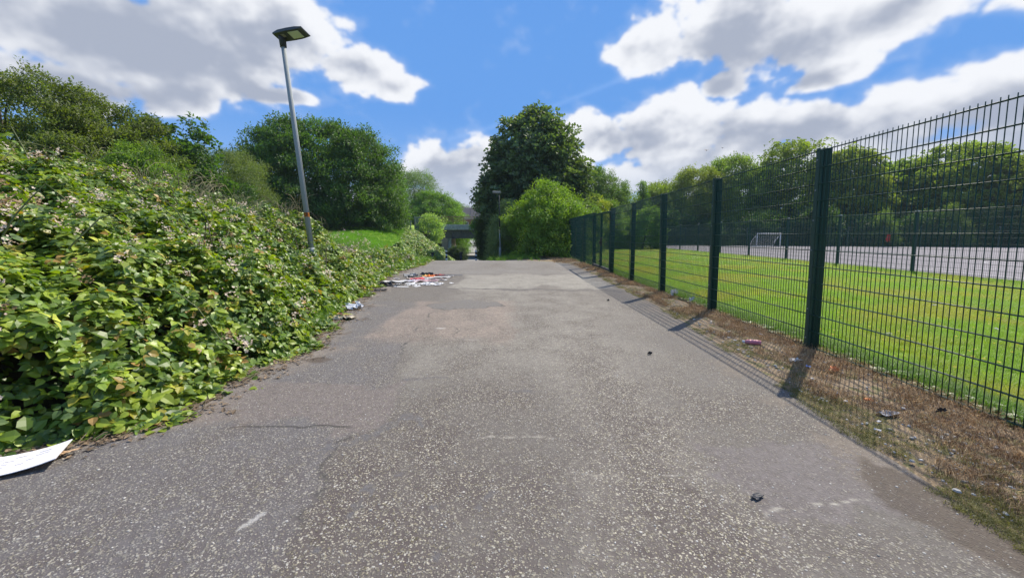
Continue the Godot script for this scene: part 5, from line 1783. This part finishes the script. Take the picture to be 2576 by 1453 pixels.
func build_litter() -> void:
	# printed white board, bottom left
	var bd := thing("printed_board", ground_at(-3.06, 2.30, 0.055), "bent white printed board lying at the bottom left road edge", "board")
	bd.rotation = Vector3(0, 0.55, 0)
	var st := begin()
	for k in 8:
		var u0 := -0.24 + k * 0.06; var u1 := u0 + 0.06
		var y0 := 0.05 * u0 * u0 * 12.0; var y1 := 0.05 * u1 * u1 * 12.0
		quad(st, Vector3(u0, y0 + 0.004, 0.13), Vector3(u1, y1 + 0.004, 0.13), Vector3(u1, y1 + 0.010, -0.13), Vector3(u0, y0 + 0.010, -0.13))
		quad(st, Vector3(u0, y0, 0.13), Vector3(u0, y0 + 0.006, -0.13), Vector3(u1, y1 + 0.006, -0.13), Vector3(u1, y1, 0.13))
		quad(st, Vector3(u0, y0, 0.13), Vector3(u1, y1, 0.13), Vector3(u1, y1 + 0.004, 0.13), Vector3(u0, y0 + 0.004, 0.13))
	part("sheet", st.commit(), mat(Color(0.78, 0.77, 0.80), 0.6), bd)
	st = begin()
	for k in 26:
		var u := -0.20 + rng.randf() * 0.38; var v := -0.07 + 0.035 * (k % 4)
		box(st, Vector3(u, 0.6 * u * u + 0.0075 - v * 0.023 + 0.003, v), Vector3(0.02 + 0.02 * rng.randf(), 0.0012, 0.004), Basis(Vector3(0, 0, 1), 1.2 * u))
	part("print_marks", st.commit(), mat(Color(0.30, 0.30, 0.38), 0.7), bd).set_meta("kind", "stuff")
	# tipped rubbish on the left of the road
	var pile := [
		["cardboard_flap", 0.95, 0.35, 0.05, Color(0.50, 0.47, 0.44), -2.55, 13.6, 0.1, "pale grey flat panel at the right end of the rubbish heap"],
		["cloth", 0.42, 0.30, 0.07, Color(0.68, 0.10, 0.11), -3.12, 13.0, 0.3, "pinkish red cloth in the middle of the rubbish heap"],
		["carton", 0.30, 0.22, 0.10, Color(0.72, 0.20, 0.04), -2.83, 13.7, 0.8, "orange crumpled wrapper in the rubbish heap"],
		["carton", 0.26, 0.20, 0.08, Color(0.66, 0.46, 0.12), -3.02, 13.8, 1.8, "yellow crumpled wrapper behind the red cloth"],
		["cloth", 0.40, 0.20, 0.08, Color(0.38, 0.035, 0.03), -2.62, 14.1, 0.2, "dark red cloth at the back of the rubbish heap"],
		["bin_bag", 0.42, 0.28, 0.13, Color(0.035, 0.036, 0.04), -3.05, 14.3, 0.4, "black bin bag at the back of the rubbish heap"],
		["carrier_bag", 0.40, 0.35, 0.12, Color(0.30, 0.30, 0.29), -3.55, 13.9, 0.9, "grey crumpled carrier bag by the leaves behind the rubbish heap"],
		["cloth", 0.75, 0.42, 0.07, Color(0.60, 0.58, 0.55), -3.62, 12.2, 0.2, "large off-white cloth at the left of the rubbish heap"],
		["cloth", 0.70, 0.30, 0.05, Color(0.62, 0.40, 0.40), -2.72, 12.5, 0.05, "pale pink cloth spread at the front of the rubbish heap"],
		["paper_sheet", 0.46, 0.30, 0.05, Color(0.66, 0.62, 0.66), -3.15, 12.45, 0.5, "lilac-white paper left of the pale pink cloth"],
		["paper_sheet", 0.40, 0.32, 0.04, Color(0.48, 0.47, 0.50), -3.0, 12.9, 1.1, "grey magazine between the red cloth and the pale pink cloth"],
		["cardboard_flap", 0.42, 0.26, 0.05, Color(0.30, 0.25, 0.22), -3.35, 13.2, 2.0, "brown cardboard flap left of the red cloth"],
		["cardboard_flap", 0.36, 0.22, 0.05, Color(0.50, 0.40, 0.34), -2.42, 12.9, 0.3, "tan cardboard piece right of the pale pink cloth"],
		["bin_bag", 0.34, 0.26, 0.10, Color(0.015, 0.015, 0.016), -3.75, 11.6, 0.3, "small black bag at the left foot of the rubbish heap"],
		["bin_bag", 0.40, 0.20, 0.04, Color(0.02, 0.02, 0.021), -3.4, 11.35, 0.1, "flat black plastic behind the white strip"],
		["plastic_strip", 0.42, 0.11, 0.0, Color(0.74, 0.74, 0.74), -3.12, 11.15, -0.15, "clean white plastic strip in front of the rubbish heap"],
		["black_tray", 0.30, 0.20, 0.03, Color(0.012, 0.012, 0.013), -3.45, 10.35, 0.2, "black oval tray nearest the camera by the brambles"],
		["paper_sheet", 0.34, 0.10, 0.02, Color(0.62, 0.60, 0.56), -3.95, 10.6, 0.1, "white torn strip half under the brambles beside the black tray"],
	]
	for k in pile.size():
		var p: Array = pile[k]
		drop(p[0], scrap(p[1], p[2], p[3], k + 3, 0.004, 7), p[4], p[5], p[6], p[7], p[8], p[0].replace("_", " "), "rubbish heap by the brambles")
	for k in 54:
		var d := rng.randf_range(11.4, 12.2)
		var x := rng.randf_range(-3.0, -2.1) + 0.2 * rng.randfn()
		if k > 40:
			d = rng.randf_range(11.0, 14.2); x = rng.randf_range(-3.9, -1.9)
		drop("paper_scrap", scrap(0.08 + 0.14 * rng.randf(), 0.05 + 0.08 * rng.randf(), 0.03, 40 + k, 0.002, 3), Color(0.70, 0.69, 0.68) * (0.8 + 0.2 * rng.randf()), x, d, rng.randf() * TAU, "small white torn scrap in front of the rubbish heap", "scrap", "white scraps of the rubbish heap")
	for k in 3:
		st = begin()
		var p0: Vector3 = [Vector3(-2.55, 0, 12.75), Vector3(-2.30, 0, 12.35), Vector3(-2.15, 0, 14.0)][k]
		var l: float = [0.6, 0.45, 0.8][k]
		tube(st, [Vector3(-l * 0.5, 0.02, 0), Vector3(0, 0.04, 0.02), Vector3(l * 0.5, 0.03, 0)], [0.012, 0.012, 0.01], 5)
		var stick := drop("stick", st.commit(), Color(0.48, 0.45, 0.41), p0.x, p0.z, [0.25, 0.2, 0.05][k], ["pale stick sticking out of the middle of the rubbish heap", "thin white rod on the road right of the white scraps", "long pale rod behind the grey panel"][k], "stick")
		stick.position.y += 0.02
	# crisp packet, striped
	var cp := thing("crisp_packet", ground_at(-2.86, 6.68, 0.035), "crumpled cream food packet with red and blue print by the brambles", "packet")
	part("packet", scrap(0.34, 0.24, 0.07, 77, 0.003, 8), mat(Color(0.60, 0.52, 0.38), 0.45), cp)
	for k in 4:
		part("print_stripe", scrap(0.16 - 0.02 * k, 0.018, 0.012, 80 + k, 0.002, 3), mat([Color(0.6, 0.06, 0.03), Color(0.06, 0.07, 0.20), Color(0.65, 0.45, 0.05), Color(0.05, 0.05, 0.06)][k], 0.5), cp, Transform3D(Basis(Vector3.UP, 0.3 * k - 0.4), Vector3(-0.06 + 0.05 * k, 0.066, 0.03 * (k - 1.5))))
	drop("white_bag", scrap(0.26, 0.2, 0.14, 91, 0.002, 6), Color(0.74, 0.74, 0.75), -3.05, 7.6, 0.4, "white plastic bag caught in the bramble edge beyond the food packet", "bag")
	# pink bottle on its side
	var bo := thing("plastic_bottle", ground_at(3.06, 4.97, 0.085), "empty pink plastic bottle lying on the verge beside the fence", "bottle")
	bo.rotation = Vector3(0, -0.35, 0)
	st = begin()
	tube(st, [Vector3(0.10, 0, 0), Vector3(0.095, 0, 0), Vector3(-0.05, 0, 0), Vector3(-0.085, 0, 0)], [0.026, 0.032, 0.032, 0.015], 14)
	part("body", smooth_done(st), mat(Color(0.52, 0.20, 0.23), 0.25), bo)
	st = begin()
	tube(st, [Vector3(0.06, 0, 0), Vector3(-0.03, 0, 0)], [0.0332, 0.0332], 14, false)
	part("label_band", smooth_done(st), mat(Color(0.58, 0.17, 0.22), 0.5), bo)
	st = begin()
	tube(st, [Vector3(-0.082, 0, 0), Vector3(-0.11, 0, 0)], [0.017, 0.017], 10)
	part("cap", smooth_done(st), mat(Color(0.70, 0.68, 0.68), 0.4), bo)
	# bits and pieces along the verge
	drop("orange_peel", scrap(0.10, 0.07, 0.045, 101, 0.004, 5), Color(0.62, 0.20, 0.06), 3.28, 3.95, 0.6, "curl of orange peel on the verge right of the near post", "peel", "", 0.06)
	drop("orange_peel", scrap(0.05, 0.035, 0.03, 102, 0.004, 4), Color(0.62, 0.22, 0.06), 2.98, 3.22, 0.2, "smaller piece of orange peel nearer the camera", "peel", "", 0.06)
	drop("tissue", scrap(0.12, 0.07, 0.03, 103, 0.002, 5), Color(0.62, 0.61, 0.58), 3.12, 4.28, 0.3, "white crumpled tissue left of the near post's shadow", "tissue", "", 0.06)
	drop("wrapper", scrap(0.05, 0.04, 0.02, 104, 0.002, 4), Color(0.35, 0.40, 0.62), 3.12, 4.08, 0.8, "small pale blue wrapper in the near post's shadow", "wrapper", "", 0.06)
	drop("white_bag", scrap(0.14, 0.10, 0.16, 105, 0.002, 6), Color(0.72, 0.72, 0.71), 3.72, 9.05, 0.8, "white scrap of bag caught at the foot of the fence", "bag", "", 0.09)
	drop("white_bag", scrap(0.10, 0.06, 0.12, 106, 0.002, 5), Color(0.68, 0.70, 0.70), 3.70, 8.1, 0.5, "small white scrap of bag at the fence one panel nearer", "bag", "", 0.09)
	drop("grey_plastic", scrap(0.16, 0.07, 0.02, 107, 0.002, 5), Color(0.22, 0.23, 0.26), 2.92, 2.98, 0.3, "flat grey plastic piece on the mossy verge", "plastic", "", 0.06)
	drop("black_strap", scrap(0.09, 0.02, 0.035, 108, 0.004, 5), Color(0.02, 0.02, 0.022), 3.3, 2.95, 0.2, "curled black rubber strap on the verge under the fence", "strap", "", 0.09)
	drop("dark_stone", scrap(0.05, 0.035, 0.022, 109, 0.01, 5), Color(0.02, 0.019, 0.018), 1.64, 4.63, 0.2, "small dark clod lying alone on the right half of the road", "clod")
	drop("dark_stone", scrap(0.05, 0.04, 0.03, 110, 0.01, 5), Color(0.02, 0.019, 0.018), 2.1, 8.6, 0.9, "tiny dark clod further off on the right of the road", "clod")
	drop("tarmac_lump", scrap(0.07, 0.035, 0.012, 111, 0.006, 6), Color(0.10, 0.095, 0.092), 1.33, 2.04, 0.5, "broken lump of tarmac at the small pothole on the right", "tarmac")
	drop("yellow_leaf", scrap(0.075, 0.035, 0.015, 112, 0.001, 5), Color(0.52, 0.36, 0.22), -2.86, 2.46, 0.9, "single fallen tan leaf beside the white printed board", "leaf", "", 0.05)
	for k in 26:
		var d := 2.6 + 15.0 * pow(rng.randf(), 1.6)
		var x := road_right(d) + 0.1 + rng.randf() * 0.75
		drop("litter_scrap", scrap(0.02 + 0.035 * rng.randf(), 0.015 + 0.02 * rng.randf(), 0.012, 130 + k, 0.002, 3), Color(0.62, 0.60, 0.58) * (0.75 + 0.25 * rng.randf()), x, d, rng.randf() * TAU, "tiny pale litter scrap in the dead grass under the mesh fence", "scrap", "scraps on the verge", 0.06)
	for k in 7:
		var x: float = [5.4, 7.3, 6.5, 8.6, 5.2, 9.7, 6.9][k]
		var d: float = [5.6, 5.9, 8.4, 8.0, 10.5, 11.0, 4.9][k]
		drop("litter_scrap", scrap(0.07, 0.04, 0.03, 160 + k, 0.002, 4), Color(0.68, 0.62, 0.60), x, d, k * 1.1, "pale litter scrap lying on the mown grass", "scrap", "scraps on the grass", 0.03)

# ------------------------------------------------------------------ birds
func build_birds() -> void:
	for k in 2:
		var o := thing("bird", [Vector3(28.7, 13.6, -60.0), Vector3(31.0, 13.95, -60.0)][k], ["left one of two dark birds flying over the court trees", "right one of two dark birds flying over the court trees"][k], "bird", "birds in flight")
		o.rotation = Vector3(0.2, 0.5 + k * 0.4, 0.35 - 0.3 * k)
		var st := begin()
		var ks := 5
		tube(st, [Vector3(-0.20, 0, 0), Vector3(-0.12, 0.01, 0), Vector3(0.02, 0, 0), Vector3(0.13, 0.02, 0), Vector3(0.18, 0.025, 0), Vector3(0.22, 0.02, 0)], [0.012, 0.045, 0.06, 0.035, 0.032, 0.006], 8)
		quad(st, Vector3(-0.18, 0, 0.015), Vector3(-0.34, 0, 0.05), Vector3(-0.34, 0, -0.05), Vector3(-0.18, 0, -0.015))
		part("body", st.commit(), M.black, o)
		for s in [-1.0, 1.0]:
			st = begin()
			var r0 := Vector3(0.08, 0.02, s * 0.03); var r1 := Vector3(-0.10, 0.02, s * 0.03)
			var e0 := Vector3(0.12, 0.12, s * 0.20); var e1 := Vector3(-0.10, 0.10, s * 0.20)
			var tp := Vector3(-0.04, 0.10, s * 0.44)
			for t in [[r0, e0, e1], [r0, e1, r1], [e0, tp, e1]]:
				tri(st, t[0], t[1], t[2])
				tri(st, t[0] - Vector3(0, 0.008, 0), t[2] - Vector3(0, 0.008, 0), t[1] - Vector3(0, 0.008, 0))
			part("wing", st.commit(), M.black, o)
